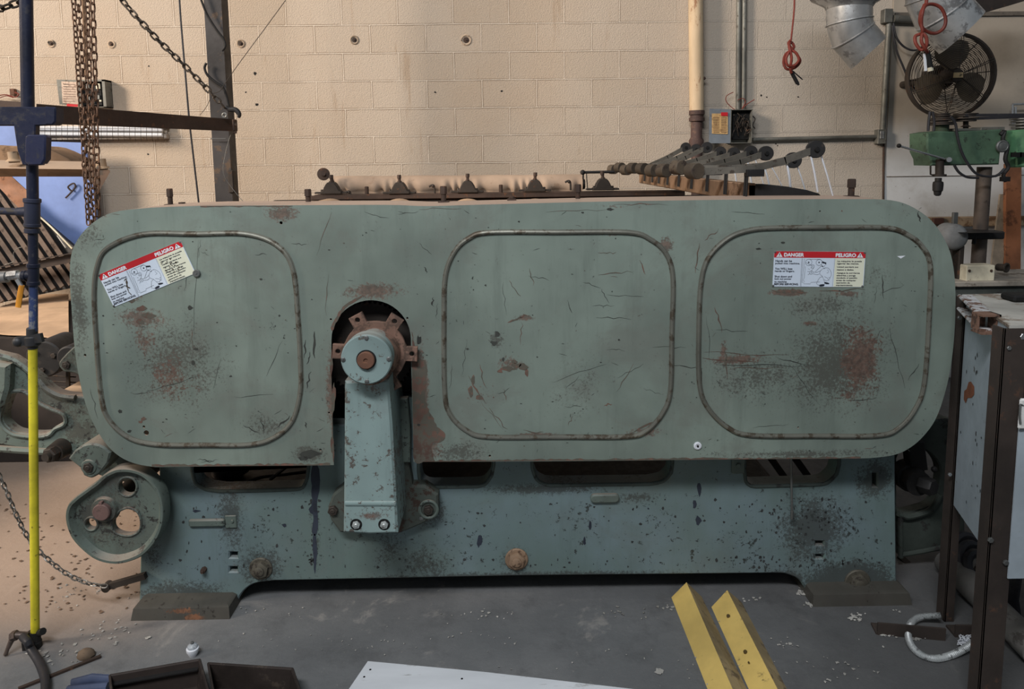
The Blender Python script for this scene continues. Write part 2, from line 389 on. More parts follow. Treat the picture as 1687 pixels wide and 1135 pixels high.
k = N('dusty_concrete')
n1 = k.noise(.9, 6, .65); n2 = k.noise(5, 9, .7); n3 = k.noise(38, 6, .75); n4 = k.noise(2.4, 7, .7, None, .8)
c = k.mix(k.step(n1, .35, .68), lin((100,102,103)), lin((122,123,123)))
c = k.mix(k.step(n2, .46, .72, 0, .6), c, lin((76,77,78)))
c = k.mix(k.step(n4, .57, .66, 0, .5), c, lin((158,154,148)))
c = k.mix(k.step(n3, .62, .70, 0, .6), c, lin((150,146,140)))
sx = k.n('ShaderNodeSeparateXYZ'); k.t.links.new(k.pos.outputs['Position'], sx.inputs[0])
right_shade = k.step(k.math('ADD', sx.outputs['X'], k.math('MULTIPLY', n2, .8)), .7, 1.8, 0, .65)      # weaker light at the right painted as darker ground
c = k.mix(right_shade, c, lin((66,66,66)))
tan = k.math('MULTIPLY', k.step(k.math('ADD', sx.outputs['X'], k.math('MULTIPLY', n2, .5)), -.75, -1.45), k.step(sx.outputs['Y'], 2.2, 2.6, 0, .6))  # warm light on the left floor painted in as tan
c = k.mix(tan, c, lin((176,150,128)))
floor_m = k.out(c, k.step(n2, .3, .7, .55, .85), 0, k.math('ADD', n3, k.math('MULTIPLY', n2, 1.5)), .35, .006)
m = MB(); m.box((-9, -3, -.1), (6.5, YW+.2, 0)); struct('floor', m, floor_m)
# side wall out of frame: its doorway lets the warm daylight in from the left
m = MB(); m.box((-4.3, -3, 0), (-4.1, 1.32, 5.2)); struct('wall_left', m, plaster_m)

# ------------------------------------------------------------ the machine
BASEC = (0.0, 3.3, 0.0)
machine = thing('textile_finishing_machine', BASEC, 'long green cast-iron textile machine with three rounded guard panels and an arched opening', 'machine')
# guard
arch = [(681.5,761),(680,700),(678.5,640),(677,590)] + arc(611.5,560,65.5,0,-180,22)[:] + [(545.5,600),(547.5,680),(550,766)]
out_px = arch[::-1][:0]
left = smooth([(256,769.5),(228,765),(202,755),(178,735),(155,700),(138,655),(125,590),(118,510),(115,445),(121,408),(140,379),(168,357),(200,347),(250,342)], 5)
right = smooth([(1440,328),(1475,331),(1505,342),(1535,364),(1557,396),(1569,430),(1574,480),(1573,540),(1567,600),(1556,650),(1540,693),(1516,724),(1490,743),(1465,751),(1430,755)], 5)
topl = smooth([(330,339),(500,338),(640,337.5),(700,339.5),(760,338),(870,335),(1000,332),(1200,329),(1340,328)], 4)
outer_px = left + topl + right + [(1200,757),(900,760)] + arch
outer = pl(outer_px, YG)
holes_px = [(241,713,4.5),(237,703,2.3),(140,585,2.3),(463,367,2.6),(542,680,1.8),(528,741,2.2),(683,680,2),(807,751,2.2),(1315,704,1.6),(1351,348,1.4),(545,526,1.8),(671,524,1.8)]
holes = [circ(P(x,y,YG).x, P(x,y,YG).z, m2(r,YG), 12) for x,y,r in holes_px]
m = MB(); m.prism(outer, YG, YG+.005, holes, .0)
# return flange round the ends and top
no = len(left+topl+right); ro = outer[:no]; ri = offset(outer, .004)[:no]
m.loft([[(x, YG+.004, z) for x, z in ro], [(x, YG+.25, z) for x, z in ro], [(x, YG+.25, z) for x, z in ri], [(x, YG+.004, z) for x, z in ri]], False, False)
# scratches and chips lying in the paint (slot 1 rust, slot 2 dark)
rs = random.Random(3)
def scratch(x0_, y0_, x1_, y1_, w=1.2, slot=2, wob=2.0, n=7):
    p = []; q = []
    for i in range(n):
        t = i/(n-1); x = x0_+(x1_-x0_)*t; y = y0_+(y1_-y0_)*t
        dx, dy = x1_-x0_, y1_-y0_; L = math.hypot(dx, dy) or 1
        o = rs.uniform(-wob, wob); ww = .62*w*(.15+math.sin(math.pi*min(max(t,.02),.98)))*rs.uniform(.35,.8)
        x += -dy/L*o; y += dx/L*o
        p.append((x-dy/L*ww, y+dx/L*ww)); q.append((x+dy/L*ww, y-dx/L*ww))
    m.m = slot
    Z = YG-.0005; a = [P(x,y,Z) for x,y in p]; b = [P(x,y,Z) for x,y in q]
    m.sheet([a, b]); m.m = 0
def chip(x, y, rx, ry, slot=2, Y=YG-.0006, mb=None):
    mb = mb or m; mb.m = slot; n = 9
    mb.add([P(x+rx*math.cos(2*math.pi*i/n)*rs.uniform(.45,1.1), y+ry*math.sin(2*math.pi*i/n)*rs.uniform(.45,1.1), Y) for i in range(n)], [tuple(range(n))]); mb.m = 0
for a in [(855,524,872,518,4,1),(836,531,860,522,4,1),(986,452,1043,447,1.6,1),(1054,428,1064,452,2,1),(985,415,1015,417,1.6,1),(838,462,858,488,1.8,1),(870,455,905,461,1,2),(872,442,880,470,1.8,1),(960,465,990,474,1.2,2),
  (990,476,1003,500,1.2,2),(976,503,1012,504,1,2),(982,522,1040,525,1.2,2),(828,465,834,520,.9,2),(860,530,858,568,1.2,1),(934,495,944,515,1.6,2),(770,620,800,665,2.6,1),(790,600,800,640,2,1),(805,672,835,708,2,1),(835,660,830,640,1.6,1),
  (1157,590,1250,597,2.6,1),(1160,580,1300,586,1.4,1),(1180,600,1330,604,1.4,2),(1200,608,1290,604,1.2,1),(1178,506,1190,548,2.6,1),(1180,544,1232,545,1,2),(1195,570,1197,624,3,1),(1280,590,1340,604,1.2,2),(1452,452,1456,492,2,2),(1450,482,1490,470,1,2),
  (1465,540,1490,640,1.2,2),(1300,600,1350,668,1,2),(1513,347,1516,366,3.4,2),(1495,625,1515,600,1.6,2),(1015,645,1045,600,1.6,1),(1017,622,1060,600,1,2),(1075,572,1130,573,1,2),(1000,575,1030,577,.8,2),(930,640,955,620,.8,2),(910,630,1000,598,.8,2),
  (537,520,540,452,1.2,1),(548,350,520,420,1.1,1),(304,480,312,430,1,2),(330,395,326,425,.9,2),(325,395,318,560,.9,2),(330,415,345,420,.9,2),(240,645,330,620,1.2,2),(215,648,250,645,1.2,2),(314,540,320,575,1.6,1),(400,700,430,715,2,2),(455,705,478,685,3,2),(430,690,434,712,2.6,2),
  (440,620,465,560,.9,2),(516,546,518,590,4,2),(505,600,512,580,2.6,2),(505,640,511,612,3.4,2),(504,695,506,705,2.6,2),(502,590,504,560,3,2),(325,757,350,760,1.6,2),(330,762,360,757,1,2),(712,490,714,505,3.6,2),(698,440,703,450,2.4,2),(718,525,721,500,1,2),
  (710,420,690,400,.9,2),(930,670,960,668,.9,2),(995,668,1008,665,2.6,1),(935,700,945,685,1.4,1),(862,710,895,713,2,1),(1035,716,1090,690,3.2,1),(1072,390,1100,420,4,1),(1108,440,1113,480,2.6,1),(1152,400,1146,450,2.6,1),(1160,395,1185,378,2,1),(1152,560,1156,640,1.4,2),
  (1270,478,1330,483,4,1),(1350,480,1425,476,2.6,1),(1327,533,1345,534,3,1),(1440,500,1446,470,1,2),(1400,660,1445,655,1.4,2),(1060,640,1090,650,.9,2),(770,560,760,620,.8,2),(745,600,740,640,.8,2),(820,650,840,640,.9,2),(1000,485,1060,490,.8,2),(1165,520,1170,600,.8,2),
  (1205,350,1260,352,1,2),(600,350,640,360,1,2),(655,352,690,349,.9,2),(900,348,1000,346,.9,1),(150,640,160,690,1,2),(1240,705,1300,700,.8,2),(830,707,790,660,.9,1),(1440,560,1455,540,1,2),(385,655,450,650,.8,2),(365,590,350,640,.8,2),(1100,600,1158,607,1.4,2),(1180,625,1190,640,1.2,2),
  (420,420,440,418,1.6,2),(480,400,505,404,1.4,2),(690,345,760,343,1.2,1),(1010,337,1100,336,1.4,1)]: scratch(*a)
for a in [(819,551,7,6),(814,565,8,5),(313,507,5,5),(322,575,5,3),(318,598,5,5),(202,712,4,3),(198,678,4,4),(213,711,5,3),(510,748,22,7),(500,755,12,5),(1484,421,0,0),(829,592,3,4),(690,560,6,9),(1020,560,2,2),(690,700,3,3),(770,575,3,2),(855,365,2,2),(960,350,3,2),(1005,345,8,3),(170,520,2,2),(800,470,2,2),(1340,450,4,2),(1250,410,5,2),(1290,400,4,2),(430,460,3,2),(460,520,2,2),(380,620,3,2)]:
    if a[2]: chip(*a)
for x_, y_, rx_, ry_ in [(850,602,12,5),(862,605,9,8),(838,608,14,5),(824,612,7,4),(848,596,6,4),(780,626,4,9),(776,645,6,10),(790,655,7,6),(868,615,4,7),(234,508,10,5),(246,520,14,6),(232,530,9,6),(215,495,10,5),(300,640,6,3),(236,690,7,4),(231,695,5,3),(550,650,3,20),(546,600,3,26),(547,730,3,16)]: chip(x_, y_, rx_, ry_, 1)
def patch(pts, slot, jit=1.2):
    m.m = slot; q = [(x+rs.uniform(-jit,jit), y+rs.uniform(-jit,jit)) for x, y in smooth(pts, 4, True)]
    m.add([P(max(x,678.5) if slot==1 and pts[0][0]>600 and pts[0][0]<760 else x, y, YG-.0005) for x, y in q], geometry.tessellate_polygon([[Vector((x,y,0)) for x,y in q]])); m.m = 0
patch([(679,560),(686,575),(690,590),(702,598),(703,630),(701,655),(706,675),(714,690),(720,702),(734,716),(728,728),(714,730),(712,745),(716,759),(700,760),(683,760),(681,700),(679,620)], 1)
patch([(547,645),(553,640),(551,670),(547,690),(550,740),(549,760),(547,700)], 1, .8)
patch([(545,540),(552,525),(565,505),(585,492),(600,487),(590,493),(570,508),(556,528),(548,545)], 1, .8)
patch([(630,488),(648,495),(662,508),(672,524),(678,545),(681,560),(676,548),(668,530),(655,510),(640,497)], 1, 1.0)
for i in range(230):        # small nicks all over
    x_, y_ = rs.uniform(150,1550), rs.uniform(345,750)
    if 540 < x_ < 685 and y_ > 480: continue
    if rs.random() < .5: scratch(x_, y_, x_+rs.uniform(-14,14), y_+rs.uniform(-8,8), rs.uniform(.5,1.0), rs.choice([1,2,2]), .5, 4)
    else: chip(x_, y_, rs.uniform(.7,2.4), rs.uniform(.6,1.6), rs.choice([1,2,2]))
m.m = 3; m.add([P(1478,422,YG-.0007), P(1492,421,YG-.0007), P(1484,426,YG-.0007)], [(0,1,2)]); m.m = 0
m.m = 4                     # worn bare edge along bottom, arch and top
def edge_strip(pts, w, slot):
    m.m = slot; a = [P(x, y, YG-.0004) for x, y in pts]; ww = [P(x+(w[0]*rs.uniform(.3,1.2)), y+(w[1]*rs.uniform(.3,1.2)), YG-.0004) for x, y in pts]; m.sheet([a, ww]); m.m = 0
edge_strip([(250+i*6, 769-i*.05) for i in range(50)], (0,-4), 1)
edge_strip([(683+i*7, 761-i*.055) for i in range(106)], (0,-3.4), 1)
edge_strip([(330+i*8, 339 - (0 if i < 50 else (i-50)*.12)) for i in range(20)], (0,2.5), 1)
guard = mk('guard', m, [guard_m, worn('rust_scratch', (112,86,75), (92,88,78), .85, 24, .8), worn('dark_chip', (58,60,56), (46,46,44), .4, 40, .7), white_plain, rust], machine)
guard['label'] = 'green sheet-metal guard with rusty arched cutout'
beads = [[(235,386),(320,385.5),(405,385.5),(457,405),(482.6,445),(491,528),(494.5,590),(494.5,647),(480.6,695),(449,722.5),(409,733),(335,733.5),(258.6,732.5),(211,720.6),(177,689),(165.4,647),(158.7,568),(154.7,488.6),(159.5,441),(177,409)],
 [(806,383),(920,382.6),(1035,383),(1072,395),(1098,419),(1109,460),(1107,552),(1105,641),(1092.6,680),(1065,710),(1031.6,719.5),(920,720),(806,720),(769,710),(741,682),(732.5,641),(731.5,526.5),(733.7,456),(748.5,415.5),(772.5,392.6)],
 [(1278.5,375.6),(1370,375),(1461,375.6),(1496.5,387.5),(1520,407),(1533,437),(1532,508),(1524,627),(1510,671),(1484.7,702.6),(1449,717.6),(1345,718.5),(1239,717.6),(1199,704.6),(1165.6,671),(1152.5,631),(1151.5,548),(1155,469),(1167.6,425),(1199,393.4),(1235,379.5)]]
for b_ in beads:
    m = MB(); pts = smooth([tuple(P(x, y, YG-.003)) for x, y in b_], 6, True); m.tube(pts, .0072, 8, True, .85, up=(0,1,0))
    m.tube([Vector(p)+Vector((0,.0025,0)) for p in pts], .0105, 6, True, .25, up=(0,1,0))
    mk('panel_bead', m, worn_bead, machine)
m = MB(); c = P(1149, 734, YG); m.lathe(c, (0,-1,0), [(m2(6.8,YG),0),(m2(6.8,YG),.004),(m2(4.5,YG),.006),(m2(2.6,YG),.004)], 20); mk('washer', m, white_plain, machine)
m = MB(); m.lathe(c-Vector((0,.0045,0)), (0,-1,0), [(.004,0),(.004,.003)], 8); mk('screw', m, black_iron, machine)

# base frame
foot_l = [(228,985),(214,1021),(300,1022),(376,1021)]
base_px = [(262,700),(262,790),(235,850),(231,918),(229,995)] + [(384,1008)] + smooth([(388,1000),(398,978),(418,962),(452,957)], 4) + [(850,949),(1280,944.5)] + smooth([(1292,945),(1316,955),(1331,980),(1336,998)], 4) + [(1484,992),(1477,952),(1476,850),(1474,700),(1330,690),(690,690),(686,655),(632,655),(630,700)]
h1 = [(318,700),(502,700),(506,770)] + smooth([(504,785),(497,801),(480,804)], 4) + [(420,806),(362,807)] + smooth([(340,804),(325,795),(319,775)], 4)
h2 = [(692,700),(812,700),(811,765)] + smooth([(808,782),(797,796),(780,799)], 4) + [(712,800)] + smooth([(704,799),(695,792),(692,775)], 4)
h3 = [(878,700),(1106,700),(1105,765)] + smooth([(1103,778),(1092,790),(1070,795)], 4) + [(910,797)] + smooth([(900,796),(886,788),(879,770)], 4)
h4 = [(1228,700),(1381,700),(1380,765)] + smooth([(1376,780),(1362,793),(1345,796)], 4) + [(1245,799)] + smooth([(1238,798),(1231,792),(1229,775)], 4)
rects = [[(378,910),(391,910),(391,919),(378,919)],[(378,934),(391,934),(391,942),(378,942)],[(1344,892),(1357,892),(1357,898),(1344,898)],[(1344,914),(1357,914),(1357,920),(1344,920)],[(1438,780),(1445,780),(1445,802),(1438,802)]]
m = MB(); m.prism(pl(base_px, YB), YB, YB+.07, [pl(h, YB) for h in (h1,h2,h3,h4)+tuple(rects)], .005)
rs = random.Random(9)
for i in range(300):
    x_, y_ = rs.uniform(290,1470), 822+abs(rs.gauss(0,55))
    if y_ > 935: continue
    if rs.random() < .35: y_ = 935-rs.uniform(0,18)
    if rs.random() < .4: x_ = rs.gauss(1320,55)
    if rs.random() < .12: x_ = rs.gauss(515,5)
    if x_ > 1470 or x_ < 290: continue
    chip(x_, y_, rs.uniform(.8,3.4), rs.uniform(.8,3.8), 1, YB-.0006, m)
for x_, y_, rx_, ry_ in [(790,892,5,14),(1150,858,6,10),(1152,805,5,14),(972,865,3,9),(963,892,3,9),(1068,838,2,2),(468,865,5,4),(324,842,7,3),(1144,830,4,8)]: chip(x_, y_, rx_, ry_, 2, YB-.0007, m)
def stain(pts, slot):
    m.m = slot; q = [(x+rs.uniform(-.8,.8), y+rs.uniform(-.8,.8)) for x, y in smooth(pts, 4, True)]
    m.add([P(x, y, YB-.0008) for x, y in q], geometry.tessellate_polygon([[Vector((x,y,0)) for x,y in q]])); m.m = 0
stain([(514,768),(524,768),(527,800),(522,830),(524,860),(521,880),(514,878),(516,850),(511,845),(509,838),(514,830),(513,800)], 2)
stain([(516,884),(521,884),(522,920),(519,945),(516,920)], 2)
frame = mk('base_frame', m, [base_m, worn('dark_grey_chip', (56,58,58), (44,46,46), .4, 30, .7), worn('navy_stain', (50,56,68), (40,44,54), .4, 20, .7)], machine)
for r_ in rects:
    o_ = pl(r_, YB+.06); xs = [q[0] for q in o_]; zs = [q[1] for q in o_]
    m = MB(); m.box((min(xs)-.02, YB+.0705, min(zs)-.03), (max(xs)+.02, YB+.08, max(zs)+.03)); mk('slot_shade_plate', m, black_m, machine)  # black plates added for the shade inside the slots
m = MB(); m.tube([P(x,y,2.95) for x,y in smooth([(350,806),(372,800),(400,797),(430,786),(470,781),(512,776)],4)], .008, 6); m.tube([P(x,y,2.93) for x,y in ((445,790),(478,764))], .008, 6); mk('inner_hose', m, black_iron, machine)
m = MB(); c_ = P(345,784,2.9); m.lathe(c_,(.5,1,.1),[(.03,0),(.06,.01),(.075,.05),(.075,.16),(.05,.2)],16); m.ball(P(362,776,2.86),.035,10,7); m.bar(P(376,765,2.85),P(396,745,2.95),.05,.03); mk('inner_motor', m, black_iron, machine)
# recessed lips round the openings
for h in (h1, h2, h3, h4):
    m = MB(); o_ = pl(h, YB); m.prism(offset(o_, -.012), YB-.006, YB+.002, [offset(o_, .001)], .004); mk('opening_rim', m, worn('grimy_green_rim', (74,84,80), (52,54,52), .5, 20, .7, 0, .2, .15), machine)
# feet
def foot(pxs, d=.30):
    m = MB(); a = [PZ(x, y, .0) for x, y in pxs]
    f0, f1 = a[0], a[1]; y0 = (f0.y+f1.y)/2
    m.loft([[(f0.x,y0,0),(f1.x,y0,0),(f1.x,y0+d,0),(f0.x,y0+d,0)], [(f0.x+.006,y0+.012,.040),(f1.x-.006,y0+.012,.040),(f1.x-.004,y0+d,.040),(f0.x+.004,y0+d,.040)], [(f0.x+.02,y0+.03,.048),(f1.x-.02,y0+.03,.048),(f1.x-.02,y0+d,.048),(f0.x+.02,y0+d,.048)]])
    mk('foot', m, foot_m, machine)
foot_m = green_paint('rusty_grimy_foot', (72,70,64), chip=(48,44,40), chipamt=.5, rust_b=blobs_px([(325,1010,28,12,1.3),(305,1000,40,8,.9)], 2.5), rustc=(130,88,62), dust=0)
foot([(216,1022),(378,1021)]); foot([(1340,1001),(1502,996)])
# big nuts
def bolt(px, py, Y, r, washer=1.35, h=.03, name='hex_nut', mat_=rust_dark, ph=.3, stud=True):
    c = P(px, py, Y); r = m2(r, Y); m = MB()
    if washer: m.lathe(c+Vector((0,.002,0)), (0,-1,0), [(r*washer,0),(r*washer,.006),(r*washer*.93,.009)], 24); c = c-Vector((0,.006,0)); h = .016
    m.hexnut(c, (0,-1,0), r, h, ph)
    if stud: m.lathe(c-Vector((0,h-.001,0)), (0,-1,0), [(r*.55,0),(r*.55,.006),(r*.44,.008)], 16)
    return mk(name, m, mat_, machine)
nutm = worn('grimy_hex_nut', (88,84,74), (62,56,50), .5, 40, .6, .2)
bolt(430,936,YB,15, mat_=nutm); bolt(851,921,YB,15, mat_=worn('rusty_brown_nut', (140,116,94), (98,76,60), .5, 40, .7)); bolt(1412,958,YB,17, mat_=nutm); bolt(337,937,YB,5,0,.02,'hex_nut',rust_dark); bolt(240,705,YG,.1,0,.001,'screw',black_iron,0,False) if 0 else None
# slotted latch plates
m = MB(); a = P(313,866,YB); b = P(371,853,YB); m.box((a.x,YB-.014,a.z),(b.x,YB+.001,b.z),.005); c=P(380,848,YB); d=P(391,869,YB); m.box((b.x,YB-.006,d.z),(d.x,YB+.001,c.z),.003); m.hexnut(P(383,858,YB-.005),(0,-1,0),.006,.006); mk('latch_plate', m, cast_m, machine)
m = MB(); a = P(972,819,YB); b = P(1020,819,YB); r_=m2(8,YB); m.loft([[(q[0],yy,q[1]) for q in [(b.x-r_+rr*math.cos(R(t)), b.z+rr*math.sin(R(t))) for t in range(-90,91,15)]+[(a.x+r_+rr*math.cos(R(t)), b.z+rr*math.sin(R(t))) for t in range(90,271,15)]] for yy, rr in ((YB+.001,r_),(YB-.010,r_),(YB-.014,r_*.7))]); mk('cover_plate', m, cast_m, machine)
m = MB(); m.tube([P(1303,750,YB-.03),P(1304,800,YB-.03),P(1305,845,YB-.03)], .0045, 8); m.lathe(P(1305,842,YB-.03),(0,0,-1),[(.006,0),(.006,.028),(.004,.034)],10); m.box(tuple(P(1296,742,YB-.04)-Vector((0,0,.03))),tuple(P(1312,742,YB)+Vector((0,0,0)))); mk('drop_rod', m, steel, machine)
m = MB(); m.box(tuple(P(1206,781,YB-.012)), tuple(P(1226,745,YB+.001)), .003); m.hexnut(P(1216,766,YB-.012),(0,-1,0),.009,.008); mk('small_bracket', m, cast_m, machine)

# rear frame, sole plates, drums and rollers
m = MB(); rp = []
sc_ = YR/YB
for px, py in base_px: 
    p = P(px, py, YB); rp.append((p.x*1.0, max(p.z, .002)))
hz = [[(P(x,y,YB).x, P(x,y,YB).z) for x, y in h] for h in (h1,h2,h3,h4)]
m.prism(rp, YR, YR+.07, hz, .004); mk('base_frame', m, base_m, machine)
zt = P(700,338,YG).z
m = MB(); m.box((-1.35, YR-.03, .95), (1.3, YR+.04, P(700,327,YR).z), .01); mk('side_frame', m, dark_iron, machine)
m = MB(); m.box((-1.30, YB+.02, P(600,652,YB).z), (1.34, YB+.07, zt-.03), .01); mk('side_frame', m, black_iron, machine)
for X_ in (-1.22, 1.25):
    m = MB(); m.box((X_-.05, YB+.07, .02), (X_+.05, YR, .12), .01); mk('tie_beam', m, dark_iron, machine)
m = MB(); m.box((-1.32, YB+.15, .0), (1.14, YR-.05, .30), .01); mk('underside_shade_box', m, black_iron, machine)  # black box added for the shade under the machine
roller_x = []
for px, py, r in ((548,318,.13),(660,318,.13),(771,318,.13),(881,316,.13),(996,312,.13)):
    p = P(px, py, YR); roller_x.append(p.x)
    m = MB(); zc = P(px, 326, YR).z - r
    m.lathe((p.x, YB+.10, zc), (0,1,0), [(.03,0),(.03,.04),(r,.045),(r,YR-YB-.16),(.03,YR-YB-.155),(.03,YR-YB-.1)], 40); mk('roller', m, [canvas_m], machine)
cgx = P(603,592,2.3).x; cgz = P(603,592,2.3).z
m = MB(); m.lathe((cgx, YB+.10, cgz-.08), (0,1,0), [(.05,0),(.05,.03),(.42,.035),(.42,YR-YB-.2),(.05,YR-YB-.19)], 48); mk('main_drum', m, black_iron, machine)
for i, px in enumerate((320, 1000, 1380)):
    p = P(px, 690, YB); m = MB(); m.lathe((p.x, YB+.1, p.z+.12), (0,1,0), [(.16,0),(.16,YR-YB-.15)], 32); mk('roller', m, dark_iron, machine)
# far rail with bearing housings
m = MB(); a = P(515,320,YR); b = P(1055,311,YR)
m.box((a.x, YR-.05, P(780,326,YR).z), (b.x+.25, YR-.02, P(780,318.5,YR).z), .004); m.box((a.x+.02, YR-.05, P(780,320,YR).z), (b.x+.25, YR+.06, P(780,317.5,YR).z), .003); mk('top_rail', m, rust_dark, machine)
def housing(px, py0, tilt=0):      # py0 = foot of the housing
    p = P(px, py0, YR); s = m2(1, YR); m = MB()
    prof = [(-17,-1),(-17,3),(-13,5),(-11,10),(-8,15),(-5,18),(5,18),(8,15),(11,10),(13,5),(17,3),(17,-1)]
    m.prism([(p.x+u*s, p.z+v*s) for u, v in prof], YR-.06, YR+.0, (), .004)
    for u in (-22, 20): m.box((p.x+(u-5)*s, YR-.05, p.z-.002), (p.x+(u+6)*s, YR-.01, p.z+2.5*s), .002)
    hs = mk('bearing_housing', m, dark_iron, machine)
    m = MB(); q = Vector((p.x, YR-.03, p.z+18*s)); m.cyl(q, q+Vector((tilt,0,9*s)), 2.5*s, 10); mk('adjusting_screw', m, rust_dark, hs)
    m = MB(); m.hexnut(q+Vector((tilt,0,6*s)), (tilt,0,1), 3.6*s, 6*s); m.hexnut(q+Vector((0,0,-1*s)), (0,0,1), 4*s, 3*s); mk('hex_bolt', m, rust_dark, hs)
    for u in (-15, 15):
        m = MB(); m.hexnut((p.x+u*s, YR-.045, p.z+3*s), (0,0,1), 2.2*s, 3.4*s); mk('hex_bolt', m, dark_iron, hs)
for px, py in ((549,318),(660,318),(771,316),(881,314),(992,312)): housing(px, py, rs.uniform(-.004,.004))
for px, py in ((605,307),(825,304)):
    p = P(px, py, YR); q = P(px, py+12, YR); m = MB(); m.cyl((p.x, YR-.02, q.z-.01), (p.x, YR-.02, p.z), m2(3.4,YR), 10, None, .003); mk('pin', m, rust_dark, machine)
for px, py in ((715,306),(937,299),(578,316)):
    p = P(px, py, YR); s = m2(1, YR); m = MB(); m.tube(smooth([(p.x-7*s,YR-.04,p.z-1*s),(p.x-2*s,YR-.04,p.z+1.5*s),(p.x+1.5*s,YR-.04,p.z-1*s),(p.x+2*s,YR-.04,p.z-14*s)],4), 1.6*s, 8); m.ball((p.x-.5*s,YR-.04,p.z),2.8*s,10,6); mk('grease_cup', m, dark_iron, machine)
# bolts along the near top edge
def top_bolt(px, py_top, py_foot, Y, r):
    f = P(px, py_foot, Y); t = P(px, py_top, Y); r = m2(r, Y); h = t.z-f.z; m = MB()
    zb = zt-.004 if Y < 2.7 else f.z
    m.box((f.x-r*1.5, Y-r*1.2, zb-.004), (f.x+r*1.5, Y+r*1.2, f.z+.004), .002)
    m.cyl((f.x, Y, f.z), (f.x, Y, f.z+h*.55), r*.72, 12); m.hexnut((f.x, Y, f.z+h*.5), (0,0,1), r, h*.48, .4); mk('top_bolt', m, rust_dark, machine)
top_bolt(508,311,335,2.62,6); top_bolt(731,306,333,2.62,6); top_bolt(952,303,330,2.62,5.5); top_bolt(1402,294,324,2.62,7); top_bolt(281,310,338,2.62,5.5); top_bolt(843,324,329,2.62,5); top_bolt(300,333,338,2.62,6)
# roll of cloth across the back
m = MB(); Yc = 4.36; aL = P(548,301,Yc); aR = P(958,298,Yc); rr = random.Random(5); rings = []
for i in range(221):
    t = i/220; x = aL.x+(aR.x-aL.x)*t; zc = aL.z+(aR.z-aL.z)*t - .015; ring = []
    for j in range(20):
        a = -.9 + (math.pi+1.8)*j/19; fo = max(0, .75-math.sin(a)); r = .058 + .009*fo*math.sin(i*.62+math.sin(i*.11)*4+j*.12) + .0035*fo*math.sin(i*.23+j*.35+2*math.sin(i*.05)) + .0012*math.sin(i*.1)
        ring.append((x, Yc-.005+r*math.cos(a)*-1, zc+r*math.sin(a)*.95))
    b0 = ring[-1]; 
    ring = [(b_x, b_y, b_z) for b_x, b_y, b_z in ring]
    f0 = ring[0]; drop = [(f0[0], f0[1]-.007*math.sin(i*.62+math.sin(i*.11)*4), f0[2]-.02*q) for q in (4,3,2,1)]
    rings.append(drop+ring)
for k_ in range(len(rings)-1):
    pass
m.sheet(rings); mk('cloth_roll', m, worn('greyish_tan_cloth', (172,150,130), (150,128,108), .4, 9, .9, 0, .1, .15), machine, 80, False)
m = MB(); m.cyl((aL.x-.02,Yc,aL.z-.02),(aR.x+.02,Yc,aR.z-.02),.03,16); mk('cloth_spindle', m, dark_iron, machine)
m = MB(); m.tube([P(958,284,Yc),P(1012,283,Yc)], .0085, 8); m.tube([P(961,284,Yc),P(960,312,Yc)],.005,6); m.tube([P(966,284,Yc),P(968,312,Yc)],.003,6); m.ball(P(960,284,Yc),.016,10,6); mk('guide_rod', m, black_iron, machine)
m = MB(); c = P(533,287,4.25); m.lathe(c, (.25,-1,.1), [(.037,0),(.037,.012),(.030,.014),(.012,.014),(.012,.03)], 28); m.tube([c, P(546,291,4.25), P(549,300,4.25), P(549,310,4.20)], .008, 6); mk('hand_disc', m, rust_dark, machine)

# ------------------------------------------------------------ bearing bracket in the arch
YA = 2.30
m = MB(); front = [(567.5,640),(568,628),(640,626),(641,640),(646,700),(652.8,826),(655.4,879),(608,880.5),(565.5,878),(567,760)]
m.prism(pl(front, YA), YA, YB, (), .008)
m.m = 0
bracket = mk('bearing_bracket', m, arm_m, machine); bracket['label'] = 'pale green chipped bracket arm holding the hub'
m = MB(); a = P(567,829,YA); b = P(654,829,YA); m.tube([(a.x+.004, YA-.001, a.z), (b.x-.004, YA-.001, b.z)], .009, 10, False, .5, up=(0,1,0)); mk('raised_step', m, arm_m, bracket)
m = MB(); o = pl([(655,690),(672,760),(679,800),(700,800),(722,815),(722,848),(700,862),(672,874),(655,880),(560,878),(545,858),(540,836),(548,815),(566,800),(600,700)], YB-.05); m.prism(o, YB-.05, YB+.001, (), .008); mk('bracket_base', m, worn('dark_grimy_casting', (72,78,72), (66,52,44), .5, 16, .7, 0, .2, .15), bracket)
def cbolt(px, py, Y, r, mat_, par=machine, h=.008, ring=True, nm='hex_bolt'):
    c = P(px, py, Y); r = m2(r, Y); m = MB()
    m.hexnut(c+Vector((0,.001,0)), (0,-1,0), r, h, .2); m.lathe(c-Vector((0,h,0)), (0,-1,0), [(r*.5,0),(r*.35,.002)], 12)
    o = mk(nm, m, mat_, par)
    if ring:
        m = MB(); m.lathe(c+Vector((0,.001,0)), (0,-1,0), [(r*1.45,0),(r*1.45,.0015)], 24); mk('bolt_recess', m, black_m, par)
    return o
for x_ in (586.8, 633): cbolt(x_, 864, YA, 7.2, worn('worn_bolt_head_%d' % int(x_), (176,182,180), (110,104,96), .5, 60, .45, .5), bracket)
cbolt(706,839,YB-.05,9,dark_iron,bracket,.014,False); cbolt(694,854,YB-.05,4,steel,bracket,.004,False); cbolt(549,840,YB-.05,9,dark_iron,bracket,.014,False)
m = MB(); m.torus(P(706,839,YB-.052), (0,1,0), m2(15,YB), .006, 24, 6); mk('bolt_boss', m, cast_m, bracket)
YH = 2.235
hc = P(603.5, 592.5, YH); hr = m2(43.2, YH)
